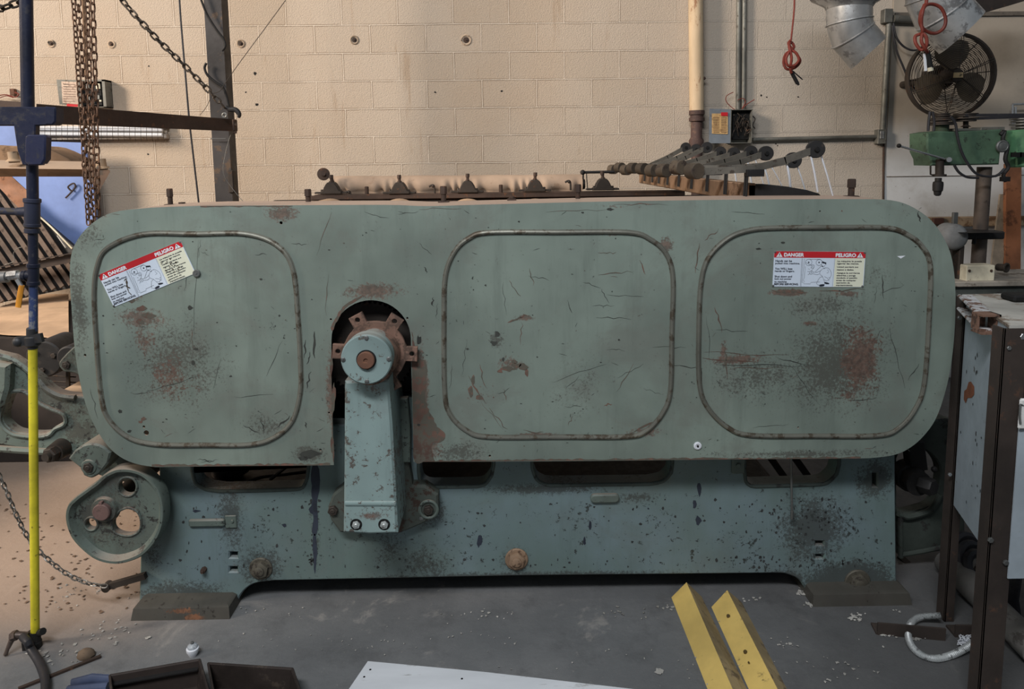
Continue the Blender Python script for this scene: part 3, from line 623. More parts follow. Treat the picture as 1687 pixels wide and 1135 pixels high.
m = MB(); m.lathe(hc, (0,1,0), [(hr-.004,0),(hr,.004),(hr,.030),(hr-.003,.034),(hr-.001,.037),(hr-.001,.06),(hr*.8,.075),(hr*.8,.18)], 56); hub = mk('bearing_hub', m, arm_m, bracket)
m = MB(); m.lathe(hc+Vector((0,.0005,0)), (0,-1,0), [(m2(17,YH),0),(m2(17,YH),.002),(m2(15,YH),.003)], 32); mk('shaft_seat', m, black_m, hub)
m = MB(); m.lathe(hc-Vector((0,.001,0)), (0,-1,0), [(m2(14.8,YH),0),(m2(14.8,YH),.010),(m2(13.5,YH),.012),(m2(4,YH),.012),(m2(3,YH),.008)], 32); mk('shaft_end', m, rust, hub)
for dx, dy, a in ((-38,0,60),(37,-1,80),(1,36,5),(0,-36,130)):
    c = P(603.5+dx, 592.5+dy, YH); m = MB(); m.lathe(c+Vector((0,.001,0)), (0,-1,0), [(.0075,0),(.0075,.003),(.006,.004)], 14); v = Vector((math.cos(R(a)),0,math.sin(R(a)))); m.bar(c-v*.006-Vector((0,.004,0)), c+v*.006-Vector((0,.004,0)), .0016, .0012, (0,1,0)); mk('slotted_screw', m, steel, hub)
# lugged flange behind
YL = 2.392; gc = (617.5, 581.5); r0 = 52
out = []
for i in range(6):
    a = 2 + i*60
    for da, rr in ((-12,r0+1),(-10.5,r0+18),(10.5,r0+18),(12,r0+1)):
        hw = 12.2
        if rr > r0+5: aa = math.degrees(math.atan2(hw*(1 if da>0 else -1), rr)); r2_ = math.hypot(rr, hw)
        else: aa = math.degrees(math.atan2(hw*(1 if da>0 else -1), rr)); r2_ = rr
        out.append((gc[0]+r2_*math.cos(R(a+aa)), gc[1]+r2_*math.sin(R(a+aa))))
    for q in range(1, 6): out.append((gc[0]+r0*math.cos(R(a+15+q*5)), gc[1]+r0*math.sin(R(a+15+q*5))))
lh = []
for i in range(6):
    c = P(gc[0]+61*math.cos(R(2+i*60)), gc[1]+61*math.sin(R(2+i*60)), YL); lh.append(circ(c.x, c.z, m2(4.2,YL), 14))
m = MB(); m.prism(pl(out, YL), YL, YL+.014, lh, .002)
gcc = P(*gc, YL); m.lathe(gcc+Vector((0,.0,0)), (0,-1,0), [(m2(44,YL),0),(m2(42,YL),.012),(m2(40,YL),.10)], 40)
fl = mk('lugged_flange', m, worn('rusty_pink_brown_flange', (128,100,86), (92,74,64), .75, 26, .8), machine); fl['label'] = 'rusty six-lugged flange'
# toothed gear behind it
m = MB(); gp = []; gx, gz = P(617,560,2.6).x, P(617,560,2.6).z; gr = m2(74, 2.6)
for i in range(56):
    for da, rr in ((-.30,0),(-.16,.009),(.16,.009),(.30,0)):
        a = (i+da)*2*math.pi/56; gp.append((gx+(gr+rr)*math.cos(a), gz+(gr+rr)*math.sin(a)))
m.prism(gp, 2.485, 2.52, (), .001); mk('toothed_gear', m, dark_iron, machine)
m = MB(); m.cyl((gcc.x,2.40,gcc.z),(gcc.x,YB+.12,gcc.z),.05,20); mk('shaft', m, dark_iron, machine)
m = MB(); o = pl([(655,655),(672,655),(676,700),(676,760),(655,760)], 2.5); m.prism(o, 2.49, 2.52, (), .003); mk('side_lug', m, cast_m, machine)

# ------------------------------------------------------------ left end: cam disc, hanger, side arm
YD = 2.46
disc = smooth([(195.8,772),(217,773),(238,781),(256.6,799),(266.7,819),(270,846),(266,872),(254,896),(233,917),(206,928),(182.6,930),(156,922.5),(132,904),(115,883),(107,856),(110,835),(122,820.7),(140,807),(156,795.5),(169,783.6),(182.6,775.7)], 4, True)
bean = smooth([(180,869),(184,857),(193,848),(204,843),(214,845),(222,851),(226,864),(223.6,877.5),(211.7,885.5),(196,885),(184,879)], 3, True)
od = pl(disc, YD); inn = offset(od, m2(9, YD)); inn2 = offset(od, m2(13, YD))
hb = [pl(bean, YD), pl(circ(205,806,14.2,28), YD), pl(circ(144.7,867.7,9.4,20), YD)]
m = MB(); m.prism(inn2, YD+.022, YD+.045, hb, .0)
def ringp(a, ya, b, yb): m.loft([[(x,ya,z) for x,z in a],[(x,yb,z) for x,z in b]], False)
ringp(od, YD+.05, od, YD+.006); ringp(od, YD+.006, offset(od,.004), YD); ringp(offset(od,.004), YD, offset(od,m2(6,YD)), YD); ringp(offset(od,m2(6,YD)), YD, inn, YD+.010); ringp(inn, YD+.010, inn2, YD+.022); ringp(od, YD+.05, inn2, YD+.045)
cam_disc = mk('cam_disc', m, cast_m, machine)
for h in hb:
    m = MB(); m.tube([(x, YD+.021, z) for x, z in offset(h, -.004)], .0045, 6, True); mk('hole_lip', m, cast_m, cam_disc)
c = P(167.5, 843.5, YD); m = MB(); m.lathe((c.x, YD+.03, c.z), (0,-1,0), [(m2(25,YD),0),(m2(23,YD),.012),(m2(21,YD),.020),(m2(17,YD),.021)], 32); mk('hub_boss', m, cast_m, cam_disc)
m = MB(); m.lathe((c.x, YD+.01, c.z), (0,-1,0), [(m2(15,YD),0),(m2(15,YD),.014),(m2(13.5,YD),.017)], 28); m.box((c.x-.006,YD-.006,c.z+m2(12,YD)),(c.x+.006,YD+.01,c.z+m2(19,YD)),.001); mk('shaft_end', m, worn('purple_brown_rust', (104,82,78), (84,68,64), .5, 40, .7), cam_disc)
m = MB(); m.cyl((c.x,YD+.04,c.z),(c.x,YR,c.z),.03,16); mk('shaft', m, dark_iron, machine)
YQ = 2.47
q = smooth([(137,733),(152,730.5),(169,735.5),(182,746)], 4) + [(178,763)] + smooth([(164,781),(150,788),(137.4,784)], 4) + [(131,771),(112,756),(122.6,742)]
m = MB(); m.prism(pl(q, YQ), YQ, YQ+.10, (), .006); hg = mk('hanger_plate', m, cast_m, machine)
cbolt(147, 769, YQ, 9, dark_iron, hg, .012, False); m = MB(); m.lathe(P(147,769,YQ+.001),(0,-1,0),[(m2(14,YQ),0),(m2(12,YQ),.005)],24); mk('washer', m, cast_m, hg)
m = MB(); m.cyl(P(147,769,YQ+.05), P(147,769,YQ+.05)+Vector((0,.3,0)), m2(15,YQ), 20); mk('shaft', m, black_iron, machine)
YS = 2.66
arm_o = [(-70,560),(-10,583),(16,589),(40,604),(64,625)] + smooth([(72,634),(86,645),(104,651),(124,653)], 3) + [(160,655),(230,660),(230,800),(180,790)] + smooth([(140,775),(122,757),(110,748)], 3) + smooth([(95,742),(78,744),(50,741),(0,733)], 3) + [(-70,728)]
arm_h = smooth([(13,655),(22,648),(38,647),(52,655),(66,667),(84,676),(101,682.6),(106,690),(103.6,697),(90,703),(80,713),(60,716),(35,714),(20,710),(6,697),(4,682)], 3, True)
m = MB(); m.prism(pl(arm_o, YS), YS, YS+.05, [pl(arm_h, YS)], .006)
sa = mk('side_arm_casting', m, cast_m, machine)
m = MB(); lipo = pl(arm_h, YS); m.tube([(x, YS-.004, z) for x, z in offset(lipo, -.008)], .008, 6, True); mk('opening_rim', m, cast_m, sa)
m = MB(); m.tube([P(x, y, YS-.01) for x, y in smooth([(-40,736),(0,739),(40,742),(78,744)],3)], .013, 6); mk('lower_rib', m, cast_m, sa)
m = MB(); m.tube([P(x, y, YS-.01) for x, y in smooth([(0,585),(22,592),(44,607),(66,628),(78,641),(100,652),(124,655)],3)], .012, 6); mk('upper_rib', m, cast_m, sa)
m = MB(); m.prism(pl([(-30,596),(14,601),(12,640),(4,668),(-30,690)], YS-.04), YS-.04, YS, (), .012); mk('raised_web', m, cast_m, sa)
m = MB(); c = P(97,741,YS-.02); m.lathe(c+Vector((0,.02,0)),(0,-1,0),[(m2(17,YS),0),(m2(15,YS),.05)],24); m.hexnut(c-Vector((0,.03,0)),(-.15,-1,0),m2(13,YS),.03,.2); m.lathe(c-Vector((.004,.06,0)),(-.15,-1,0),[(m2(8,YS),0),(m2(7,YS),.014)],16); mk('hex_nut', m, dark_iron, sa)
for ya, yb, zh in ((2.82,3.08,.56),(3.36,4.3,.62)):      # unseen blocks added left of the frame to throw shadow stripes on the floor
    m = MB(); m.box((-3.3,ya,0),(-3.16,yb,zh),.01); mk('shadow_block', m, cast_m, machine)
m = MB(); m.box((-3.3,2.62,.44),(-3.18,4.3,.54),.01); mk('shadow_block_beam', m, cast_m, machine)  # unseen beam added with the shadow blocks
# dark roller ends above the arm
for px, py, r, Y in ((72,592,31,2.85),(112,590,20,2.80)):
    c = P(px, py, Y); r = m2(r, Y); m = MB(); m.lathe(c, (0,1,0), [(r-.006,0),(r,.006),(r,.16)], 36); ro_ = mk('roller', m, black_iron, machine)
    for a in (20, 140, 260) if r > .06 else ():
        m = MB(); m.hexnut(c+Vector((.6*r*math.cos(R(a)),-.0,.6*r*math.sin(R(a)))), (0,-1,0), .011, .008); mk('hex_bolt', m, dark_iron, ro_)
m = MB(); m.prism(pl(smooth([(96,600),(104,588),(118,574),(130,566),(150,566),(150,620),(118,614),(104,612)],3,True), 2.6), 2.6, 2.64, (), .005); lg = mk('green_lug', m, cast_m, machine); cbolt(110,601,2.6,7,dark_iron,lg,.01,False)
m = MB()
for y in (618, 627, 636, 645): m.tube([P(60,y,2.95), P(125,y+3,2.95)], .003, 5)
m.bar(P(112,610,2.94), P(113,650,2.94), .012, .012); mk('wire_guard', m, dark_iron, machine)
m = MB(); a=P(92,648,2.8); b=P(128,652,2.8); m.box((a.x,2.8,b.z-.004),(b.x+.1,3.0,a.z),.002); mk('ledge', m, canvas_m, machine)
# floor lever with a handle at the left foot
m = MB(); a = P(177,966,2.55); b = P(240,948,2.55); m.bar(a, b, .02, .022); m.cyl(a+Vector((0,-.016,0)), a+Vector((0,.016,0)), .016, 14); mk('foot_lever', m, dark_iron, machine)

# ------------------------------------------------------------ right end casting and shaft
Y1 = 2.72
oc = [(1470,700),(1560,690),(1590,700),(1590,900),(1556,903),(1520,907),(1489,915),(1481,915),(1479,848),(1473,838),(1474,820)]
hc1 = smooth([(1478,756),(1494,742),(1506,742),(1520,740),(1538,752),(1549,770),(1549,795),(1540,826),(1528,836),(1508,842),(1488,846),(1478,838)], 3, True)
m = MB(); m.prism(pl(oc, Y1), Y1, Y1+.05, [pl(hc1, Y1)], .006)
m.tube([P(x,y,Y1-.012) for x,y in smooth([(1480,846),(1494,851),(1515,847),(1535,838),(1549,815)],4)], .012, 8); m.tube([P(1483,848,Y1-.01),P(1484,880,Y1-.01),P(1484,918,Y1-.01)], .010, 8); m.tube([P(1484,914,Y1-.01),P(1520,908,Y1-.01),P(1570,898,Y1-.01)], .010, 8)
mk('side_arm_casting', m, worn('shade_darkened_green', (70,78,72), (48,48,46), .5, 18, .7, 0, .2, .15), machine)  # shade from the cabinet put into a darker green
m = MB(); c = P(1519,801,2.60); m.lathe(c+Vector((0,.12,0)), (0,-1,0), [(m2(27,2.6),0),(m2(26,2.6),.05),(m2(23,2.6),.055),(m2(22,2.6),.10)], 28); m.hexnut(c+Vector((.01,.02,0)), (.5,-1,.1), m2(15,2.6), .05); m.prism(pl([(1496,725),(1524,728),(1530,775),(1502,780)], 2.66), 2.66, 2.71, (), .005); m.ball(P(1539,773,2.62), .012, 8, 6); mk('shaft_hanger', m, black_iron, machine)
m = MB(); m.bar(P(1482,920,2.8), P(1565,1000,2.55), .03, .03); mk('floor_brace', m, dark_iron, machine)
for i in range(3):
    m = MB(); c = PZ(1240+i*45, 772, .55); m.bar(P(1225+i*40,748,3.2), P(1262+i*40,800,3.2), .03, .03); mk('cross_brace', m, dark_iron, machine)

# ------------------------------------------------------------ wooden beam and the fan of weighted levers
XB = P(1232,310,2.62).x
m = MB(); yN, yF = 2.66, 4.75
top = P(1232,302,2.66).z; m.box((XB-.0, yN, zt-.02), (XB+.045, yF, top+.0), .004); bm_ = mk('wooden_beam', m, wood_b, machine)
m = MB(); m.prism(pl([(1232,303),(1262,303.5),(1295,307),(1330,313),(1350,319),(1354,323.5),(1354,328),(1232,328)], 2.66), 2.66, 2.70, (), .005); mk('tapered_plate', m, black_iron, machine)
wts = [(1150,282),(1124,276),(1099,281),(1079.5,281),(1062.6,278),(1047,277),(1035,280),(1024.7,276),(1013,279)]
pul = [(1343,246),(1306,264),(1261,252.6),(1236,251),(1208,253),(1186,251),(1164,243),(1146,246),(1129,243)]
Ys = [2.62,2.86,3.12,3.38,3.63,3.88,4.10,4.28,4.52]
stubs = [(7,24),(5,22),(7,14),(6,24),(8,26),(6,20),(6,20),(5,16),(5,16)]
for i, ((wx, wy), (qx, qy), Y) in enumerate(zip(wts, pul, Ys)):
    w = P(wx, wy, Y); e = P(qx, qy, Y); rw = .0300 if i else .0300
    ax = (Vector((e.x-w.x, -.6, .0))).normalized()
    piv = Vector((XB+.02, Y, w.z+.25*(e.z-w.z)-.012))
    m = MB(); pts = [w+Vector((.0,.03,-.004)), piv, (piv*.5+e*.5)+Vector((0,0,-.006)), e]
    for a_, b_ in zip(pts[:-1], pts[1:]): m.bar(a_, b_+(b_-a_).normalized()*.004, .012, .026)
    lv = mk('weighted_lever', m, worn('grey_lever_bar_%d' % i, (104,100,92), (72,64,56), .5, 20, .55, .3), machine)
    m = MB(); m.lathe(w+Vector((.0,-.004,0)), (-.45,1,0), [(rw-.002,0),(rw,.002),(rw,.048),(rw-.002,.05)], 28); mk('round_weight', m, worn('brown_grey_weight_%d' % i, (84,74,62), (62,52,46), .5, 30, .7), lv)
    m = MB(); m.lathe(e+Vector((0,-.01,0)), (.2,1,0), [(.030,0),(.032,.003),(.032,.010),(.024,.013),(.024,.02),(.032,.024),(.032,.03)], 24); m.lathe(e-Vector((0,.01,0)), (.2,-1,0), [(.009,0),(.009,.008)], 10); mk('pulley', m, black_iron, lv)
    m = MB(); q = Vector((XB-.006, Y, 0))
    m.tube([(q.x, Y-.012, w.z-.01), (q.x-.004, Y-.012, zt)], .004, 6); m.tube([(q.x, Y+.012, w.z-.01), (q.x-.004, Y+.012, zt)], .004, 6); m.box((q.x-.004,Y-.018,w.z-.022),(q.x+.06,Y+.018,w.z+.004),.002); mk('lever_clip', m, black_iron, lv)
for s in [((1335,253),(1347,316),2.62,1.7),((1352,254),(1372,323),2.62,1.4),((1297,272),(1302,308),2.86,2.0),((1312,270),(1326,312),2.86,1.1),((1258,272),(1267,304),3.12,1.5),((1268,270),(1288,306),3.12,.9),((1230,258),(1238,303),3.38,1.5),((1243,260),(1258,304),3.38,.9),((1206,258),(1213,300),3.63,1.3)]:
    (x1,y1),(x2,y2),Y,w = s; m = MB(); m.tube([P(x1,y1,Y), P((x1+x2)/2+.6,(y1+y2)/2,Y), P(x2,y2,Y+.02)], m2(w,Y), 6); mk('white_cord', m, white_plain, machine)

# ------------------------------------------------------------ the two warning signs
red_m = worn('sign_red', (196,40,48), (150,40,44), .15, 30, .4, 0, .05, .01)
swhite = worn('sign_white', (214,226,240), (190,200,212), .1, 30, .35, 0, .03, .01)
scream = worn('sign_cream', (226,228,206), (200,200,180), .1, 30, .35, 0, .03, .01)
ink = worn('sign_ink', (40,44,56), (60,60,66), .1, 30, .5, 0, .03, .01)
tc = {}
def glyphs(body):
    if body not in tc:
        cu = bpy.data.curves.new('t', 'FONT'); cu.body = body; cu.resolution_u = 3; ob = bpy.data.objects.new('t', cu)
        me = bpy.data.meshes.new_from_object(ob); vs = [(v.co.x, v.co.y) for v in me.vertices]; fs = [tuple(p.vertices) for p in me.polygons]
        bpy.data.objects.remove(ob); bpy.data.curves.remove(cu); bpy.data.meshes.remove(me); tc[body] = (vs, fs)
    return tc[body]
def sign(tl, tr, label, torn):
    s = m2(1/8.435, YG); a = P(*tl, YG-.002); b = P(*tr, YG-.002); d = b-a; L = d.length; ex = Vector((d.x,0,d.z)).normalized(); ez = Vector((-ex.z,0,ex.x)) 
    if ez.z < 0: ez = -ez
    su = L/1275
    def W_(u, v, h): return a + ex*(u*su) - ez*(v*su) + Vector((0,-h,0))
    ctr = W_(637, 245, 0); sg = thing('danger_sign', (ctr.x, YG, W_(0,495,0).z), label, 'sign', 'bilingual danger signs on the guard')
    def quad(mb, u0, v0, u1, v1, h): mb.add([W_(u0,v0,h), W_(u1,v0,h), W_(u1,v1,h), W_(u0,v1,h)], [(0,1,2,3)])
    m = MB(); m.hexa([W_(0,495,0),W_(1270,495,0),W_(1270,495,-.0018),W_(0,495,-.0018),W_(0,0,0),W_(1270,0,0),W_(1270,0,-.0018),W_(0,0,-.0018)]); m.m = 1; quad(m, 850,90,1262,492,.0002)
    mk('sign_plate', m, [swhite, scream], sg)
    m = MB(); quad(m, 0, 0, 1270, 88, .0004); mk('red_header', m, red_m, sg)
    def text(mb, body, u0, v0, u1, v1, h, bold=0):
        vs, fs = glyphs(body); x0=min(v[0] for v in vs); x1=max(v[0] for v in vs); y0=min(v[1] for v in vs); y1=max(v[1] for v in vs)
        offs = [(0,0)] if not bold else [(0,0),(bold,0),(-bold,0),(0,bold),(0,-bold)]
        for i, (dx, dy) in enumerate(offs):
            mb.add([W_(u0+dx+(x-x0)/(x1-x0)*(u1-u0), v1+dy-(y-y0)/(y1-y0)*(v1-v0), h+i*.00001) for x, y in vs], fs)
    m = MB(); text(m, 'DANGER', 140, 24, 410, 72, .0007, 4); mk('heading_lettering', m, white_plain, sg, 35, False)
    m = MB(); text(m, 'PELIGRO', 858, 24, 1135, 72, .0007, 4); mk('heading_lettering', m, white_plain, sg, 35, False)
    for u in (28, 1150): m = MB(); m.add([W_(u,80,.0007), W_(u+90,80,.0007), W_(u+45,12,.0007)], [(0,1,2)]); mk('warning_triangle', m, white_plain, sg, 35, False)
    m = MB()
    for u in (28, 1150): text(m, '!', u+40, 30, u+50, 70, .0009, 1.5)
    lines = [('Hands can be',22,250,120,148),('pulled into machine.',22,362,157,186),('You WILL lose',22,262,229,257),('hands or fingers.',22,296,266,295),('Shut down and',22,262,338,366),('lock out power',22,256,375,403),('to machine',22,192,412,438),('BEFORE SERVICING.',22,360,447,473),
             ('La máquina le puede',885,1222,122,148),('agarrar las manos.',885,1185,156,181),('Usted perderá sus',885,1178,204,226),('manos o dedos.',885,1120,240,262),('Apague la corriente',885,1205,288,312),('eléctrica y ponga',885,1150,322,348),('candado al pestillo',885,1175,357,380),('antes de cualquier',885,1160,391,416),('operación de',885,1075,426,450),('mantenimiento.',885,1120,460,480)]
    for t, u0, u1, v0, v1 in lines: text(m, t, u0, v0, u1, v1, .0006, 1.2 if not t.isupper() else 1.8)
    mk('warning_lettering', m, ink, sg, 35, False)
    m = MB()
    def line(pts, w=3.2):
        m.tube([W_(x-215, y-200, .0006) for x, y in pts], w*su*.5, 4, False, .25, up=(0,1,0))
    for pts in [[(640,300),(622,636),(650,640),(650,655),(740,655),(745,632),(870,626)],[(612,300),(610,690)],[(655,410),(652,560),(640,600),(655,630)],[(700,308),(860,308),(885,330)],[(655,352),(720,385),(745,392)],[(778,420),(740,480)],[(885,395),(800,480)],
        [(905,440),(935,425),(970,425),(1000,450),(1022,490),(1025,530),(1000,590),(960,612),(930,590)],[(900,440),(870,470),(860,500),(880,530),(905,545)],[(870,470),(820,490),(765,485)],[(860,515),(820,525),(770,510)],[(905,550),(870,560),(845,600),(825,650),(850,670),(870,665)],[(905,550),(935,620),(940,655)],[(930,548),(975,570),(1000,610)],
        [(970,450),(985,490),(960,500)],[(880,375),(885,400),(900,412),(920,405),(930,390)],[(905,425),(925,440),(930,430)],[(990,560),(1010,570)],[(720,450),(700,440)],[(715,480),(690,480)],[(722,510),(700,525)],[(740,440),(735,420)]]: line(pts)
    for cx_, cy_, r_ in ((700,352,45),(845,352,42),(760,408,22),(742,495,24)): line(circ(cx_, cy_, r_, 22)+[(cx_+r_, cy_)]); m.add([W_(cx_-215+r_*.25*math.cos(t), cy_-200+r_*.25*math.sin(t), .0006) for t in [k_*.785 for k_ in range(8)]], [tuple(range(8))])
    for poly in ([(875,350),(895,335),(915,345),(945,352),(942,385),(930,368),(900,362)], [(862,678),(880,660),(925,655),(942,662),(930,685),(880,690)], [(938,625),(970,630),(1005,642),(1000,655),(960,655),(940,645)], [(880,400),(895,396),(905,404),(893,412)]): m.add([W_(x-215, y-200, .0008) for x, y in poly], [tuple(range(len(poly)))])
    line([(1062-2,292),(1055,500),(1050,690)], 2.4); line([(602,292),(598,690)], 2)
    mk('line_drawing', m, ink, sg, 35, False)
    m = MB()
    for u, v in ((12,14),(1256,14),(8,484),(1255,484)):
        m.lathe(W_(u,v,0), (0,-1,0), [(15*su,0),(15*su,.0008),(10*su,.0012)], 12)
    mk('rivets', m, steel, sg)
    if torn:
        m = MB(); r2 = random.Random(4)
        def smear(pts, w):
            for (x0_,y0_),(x1_,y1_) in zip(pts[:-1], pts[1:]):
                n = 5; P0 = []
                for k_ in range(n+1):
                    t=k_/n; P0.append((x0_+(x1_-x0_)*t, y0_+(y1_-y0_)*t, w*r2.uniform(.3,1)))
                m.sheet([[W_(x-w_, y, .001) for x,y,w_ in P0], [W_(x+w_, y, .001) for x,y,w_ in P0]])
        smear([(300,215),(330,190),(350,200)],14); smear([(335,200),(320,260),(300,300),(330,340)],16); smear([(300,300),(290,380),(310,440)],7)
        for _ in range(26):
            x=r2.uniform(870,1110); y=r2.gauss(270,60)
            if y<100: continue
            m.add([W_(x+r2.uniform(.3,1)*(16)*math.cos(t), y+r2.uniform(.3,1)*12*math.sin(t), .0011) for t in [k_*.785 for k_ in range(8)]], [tuple(range(8))])
        mk('scuffs', m, worn('sign_scuff', (96,84,70), (60,56,52), .5, 60, .8), sg, 35, False)
        m = MB(); m.lathe(W_(1285,500,0), (0,-1,0), [(.013,0),(.013,.004),(.011,.006)], 20); m.lathe(W_(1285,500,.006), (0,-1,0), [(.004,0),(.003,.002)], 10); mk('washer', m, steel, sg)
sign((1275.7,413.8),(1426.8,415),'straight, clean red and white danger sign on the right guard panel',False)
sign((161.8,453),(297.9,396.6),'tilted, scuffed red and white danger sign hanging crooked on the left guard panel',True)

# ------------------------------------------------------------ left foreground: blue air pipe with fork bracket
Yp = PZ(57, 1066, 0).y
def seg(mb, a, b, r, n=18, Y=None, bev=0): 
    Y = Y or Yp; mb.cyl(P(a[0],a[1],Y), P(b[0],b[1],Y), m2(r,Y), n, None, bev)
pc = PZ(57, 1066, 0)
pole = thing('air_pipe', pc, 'upright compressed-air pipe, navy blue above and yellow below, in front of the machine', 'pipe')
m = MB(); seg(m, (39,-260), (46,185), 9.5); seg(m, (53,260), (54,330), 8.6); mk('upper_pipe', m, blue_paint, pole)
m = MB(); seg(m, (54,380), (55,440), 7.4); mk('middle_pipe', m, blue_paint, pole)
m = MB(); seg(m, (55,468), (55,545), 6.6); mk('middle_pipe', m, worn('scuffed_blue_paint', (52,66,104), (112,116,124), .6, 40, .5), pole)
m = MB(); seg(m, (54,572), (58,1046), 6.9, 20); yp = mk('lower_pipe', m, yellow_m, pole); yp['label'] = 'yellow lower pipe'
m = MB(); seg(m, (53,327), (53,334), 13, bev=.002); seg(m, (53,334), (53,368), 11.5); seg(m, (53,368), (53,374), 12.5, bev=.002); seg(m, (53,376), (53,384), 11.5, bev=.002); m.cyl(P(53,349,Yp), P(28,349,Yp), m2(10,Yp), 16, m2(7,Yp)); m.cyl(P(30,349,Yp), P(-30,346,Yp), m2(6,Yp), 14); mk('pipe_tee', m, worn('dark_blue_fitting', (44,48,66), (66,60,54), .5, 30, .55), pole)
m = MB(); seg(m, (55,434), (55,441), 10, bev=.002); seg(m, (55,441), (55,463), 8.5); seg(m, (55,463), (55,470), 10, bev=.002); m.cyl(P(55,453,Yp), P(38,454,Yp), m2(8,Yp), 14); m.lathe(P(44,454,Yp),(-1,0,0),[(m2(9,Yp),0),(m2(9,Yp),.012)],14); mk('pipe_tee', m, blue_paint, pole)
m = MB(); m.cyl(P(40,454,Yp), P(-30,456,Yp), m2(6.5,Yp), 14); m.cyl(P(30,452,Yp),P(14,454,Yp),m2(8,Yp),6); m.cyl(P(12,456,Yp), P(-30,458,Yp), m2(9.5,Yp), 14); m.bar(P(28,460,Yp-.02),P(36,474,Yp-.02),.006,.012); vb = mk('ball_valve', m, galv, pole)
m = MB(); m.tube([P(36,470,Yp-.02), P(34,480,Yp-.02), P(31.5,495,Yp-.02), P(30,506,Yp-.02)], .0095, 10, False, .6); mk('valve_handle', m, worn('orange_grip', (206,138,44), (150,96,40), .3, 30, .5), vb)
m = MB(); seg(m, (53,540), (53,556), 8.5, bev=.002); seg(m, (53.5,566), (54,574), 8); m.lathe(P(53,553,Yp),(0,0,-1),[(.02,0),(.024,.004),(.024,.03),(.018,.036)],18); m.bar(P(28,563,Yp-.01),P(70,556,Yp-.01),.014,.03,(0,0,1)); m.ball(P(30,563,Yp-.01),.018,10,6); mk('wing_coupling', m, worn('grey_coupling', (60,61,63), (60,56,52), .5, 30, .5, .4), pole)
m = MB(); seg(m, (58,1040), (59,1066), 8.5); m.box(tuple(pc-Vector((.03,.02,0))), tuple(pc+Vector((.0,.02,.03)))); m.cyl(P(64,1042,Yp),P(71,1040,Yp-.01),.012,10); m.lathe((pc.x,pc.y,0),(0,0,1),[(.024,0),(.024,.02),(.018,.028),(.018,.06)],16); mk('floor_fitting', m, black_iron, pole)
m = MB(); a = Vector(P(52,1052,Yp)); zz = a.z
hp = [a, a+Vector((-.035,-.03,.005)), a+Vector((-.05,-.07,-.005)), PZ(50,1068,.035), PZ(65,1092,.022), PZ(74,1118,.02), PZ(74,1140,.02), PZ(70,1170,.02)]
hp = [tuple(v) for v in [P(38,1049,Yp-.03)]+[P(46,1058,Yp-.06)]+hp[3:]]
m.tube(smooth(hp, 6), .0135, 12); mk('air_hose', m, rubber, pole)
m = MB(); m.cyl(P(46,1047,Yp-.02), P(24,1046,Yp-.03), .012, 12); m.hexnut(P(28,1046,Yp-.03), (-1,0,-.3), .017, .02); m.cyl(P(22,1048,Yp-.03), P(13,1068,Yp-.04), .010, 10, .007); m.cyl(P(13,1067,Yp-.04), P(9,1079,Yp-.045), .006, 10, .007); mk('hose_coupling', m, worn('dull_coupler', (96,84,78), (60,56,54), .5, 40, .45, .5), pole)

fk = thing('fork_bracket', P(48,272,Yp), 'navy blue steel fork bracket clamped on the upright air pipe', 'bracket')
m = MB(); m.prism(pl([(-40,176),(90,176),(90,206),(58,207),(57,250),(44,273),(36,271),(28,248),(22,207),(-40,207)], Yp-.045), Yp-.045, Yp-.022, (), .003); mk('fork_plate', m, blue_paint, fk)
m = MB(); pp = pl([(41,225),(45,222),(72,222),(75,226),(74,262),(68,272),(46,273),(40,266)], Yp-.085); m.prism(pp, Yp-.085, Yp-.070, (), .004); m.prism(pl([(68,222),(75,226),(74,262),(68,270)], Yp-.07), Yp-.08, Yp-.04, (), .002); mk('hook_channel', m, worn('dark_navy_paint', (30,35,60), (50,50,58), .4, 30, .5), fk)
m = MB(); m.prism(pl([(74,175),(92,177),(92,200),(87,206),(74,206)], Yp-.06), Yp-.062, Yp-.02, (), .004); mk('end_block', m, blue_paint, fk)

def hexbar(c):  # near face corners (bl,br,tr,tl) as (x,y,Y) plus depth vector
    pass
m = MB()
def slab(mb, pts, d):      # quad or polygon with own depths, thickened along d
    a = [P(*p) for p in pts]; n = len(a); b = [v+Vector(d) for v in a]
    mb.add(a+b, [tuple(range(n)), tuple(range(2*n-1, n-1, -1))]+[(i, (i+1)%n, n+(i+1)%n, n+i) for i in range(n)])
slab(m, [(60,203,2.95),(380,216,3.95),(388,214,3.97),(388,197,3.97),(380,196,3.95),(60,171,2.95)], (0,.02,0))
br_ = mk('steel_bar', m, rust_dark, None); tag(br_, 'long rusty flat steel bar reaching from the blue bracket to the steel column', 'bar')
m = MB(); slab(m, [(-30,176,2.8),(36,176,2.8),(36,168,2.8),(-30,163,2.8)], (0,.03,0)); b2 = mk('steel_bar', m, rust_dark); tag(b2, 'short rusty bar end left of the blue air pipe', 'bar')

# grab hook and shackle on the end of the bar
ck = thing('chain_hook', P(383,216,3.93), 'dark steel grab hook and shackle on the end of the rusty bar', 'hook')
Yk = 3.90
m = MB(); m.tube([P(x,y,Yk) for x,y in smooth([(372,176),(378,180),(388,181),(394,188),(393,194)],4)], lambda t: .010*(1-.3*t)+.006*math.sin(math.pi*t), 10); mk('hook', m, black_iron, ck)
m = MB(); m.box(tuple(P(383,216,Yk-.02)), tuple(P(391,197,Yk+.03)), .004); m.hexnut(P(386,217,Yk-.02),(.2,0,-1),.012,.01); m.cyl(P(388,205,Yk-.03),P(388,205,Yk+.05),.007,8); mk('shackle', m, rust_dark, ck)
m = MB(); m.torus(P(370,190,Yk-.02), (0,1,0), m2(3.2,Yk), m2(1.6,Yk), 14, 6); mk('ring', m, steel, ck)

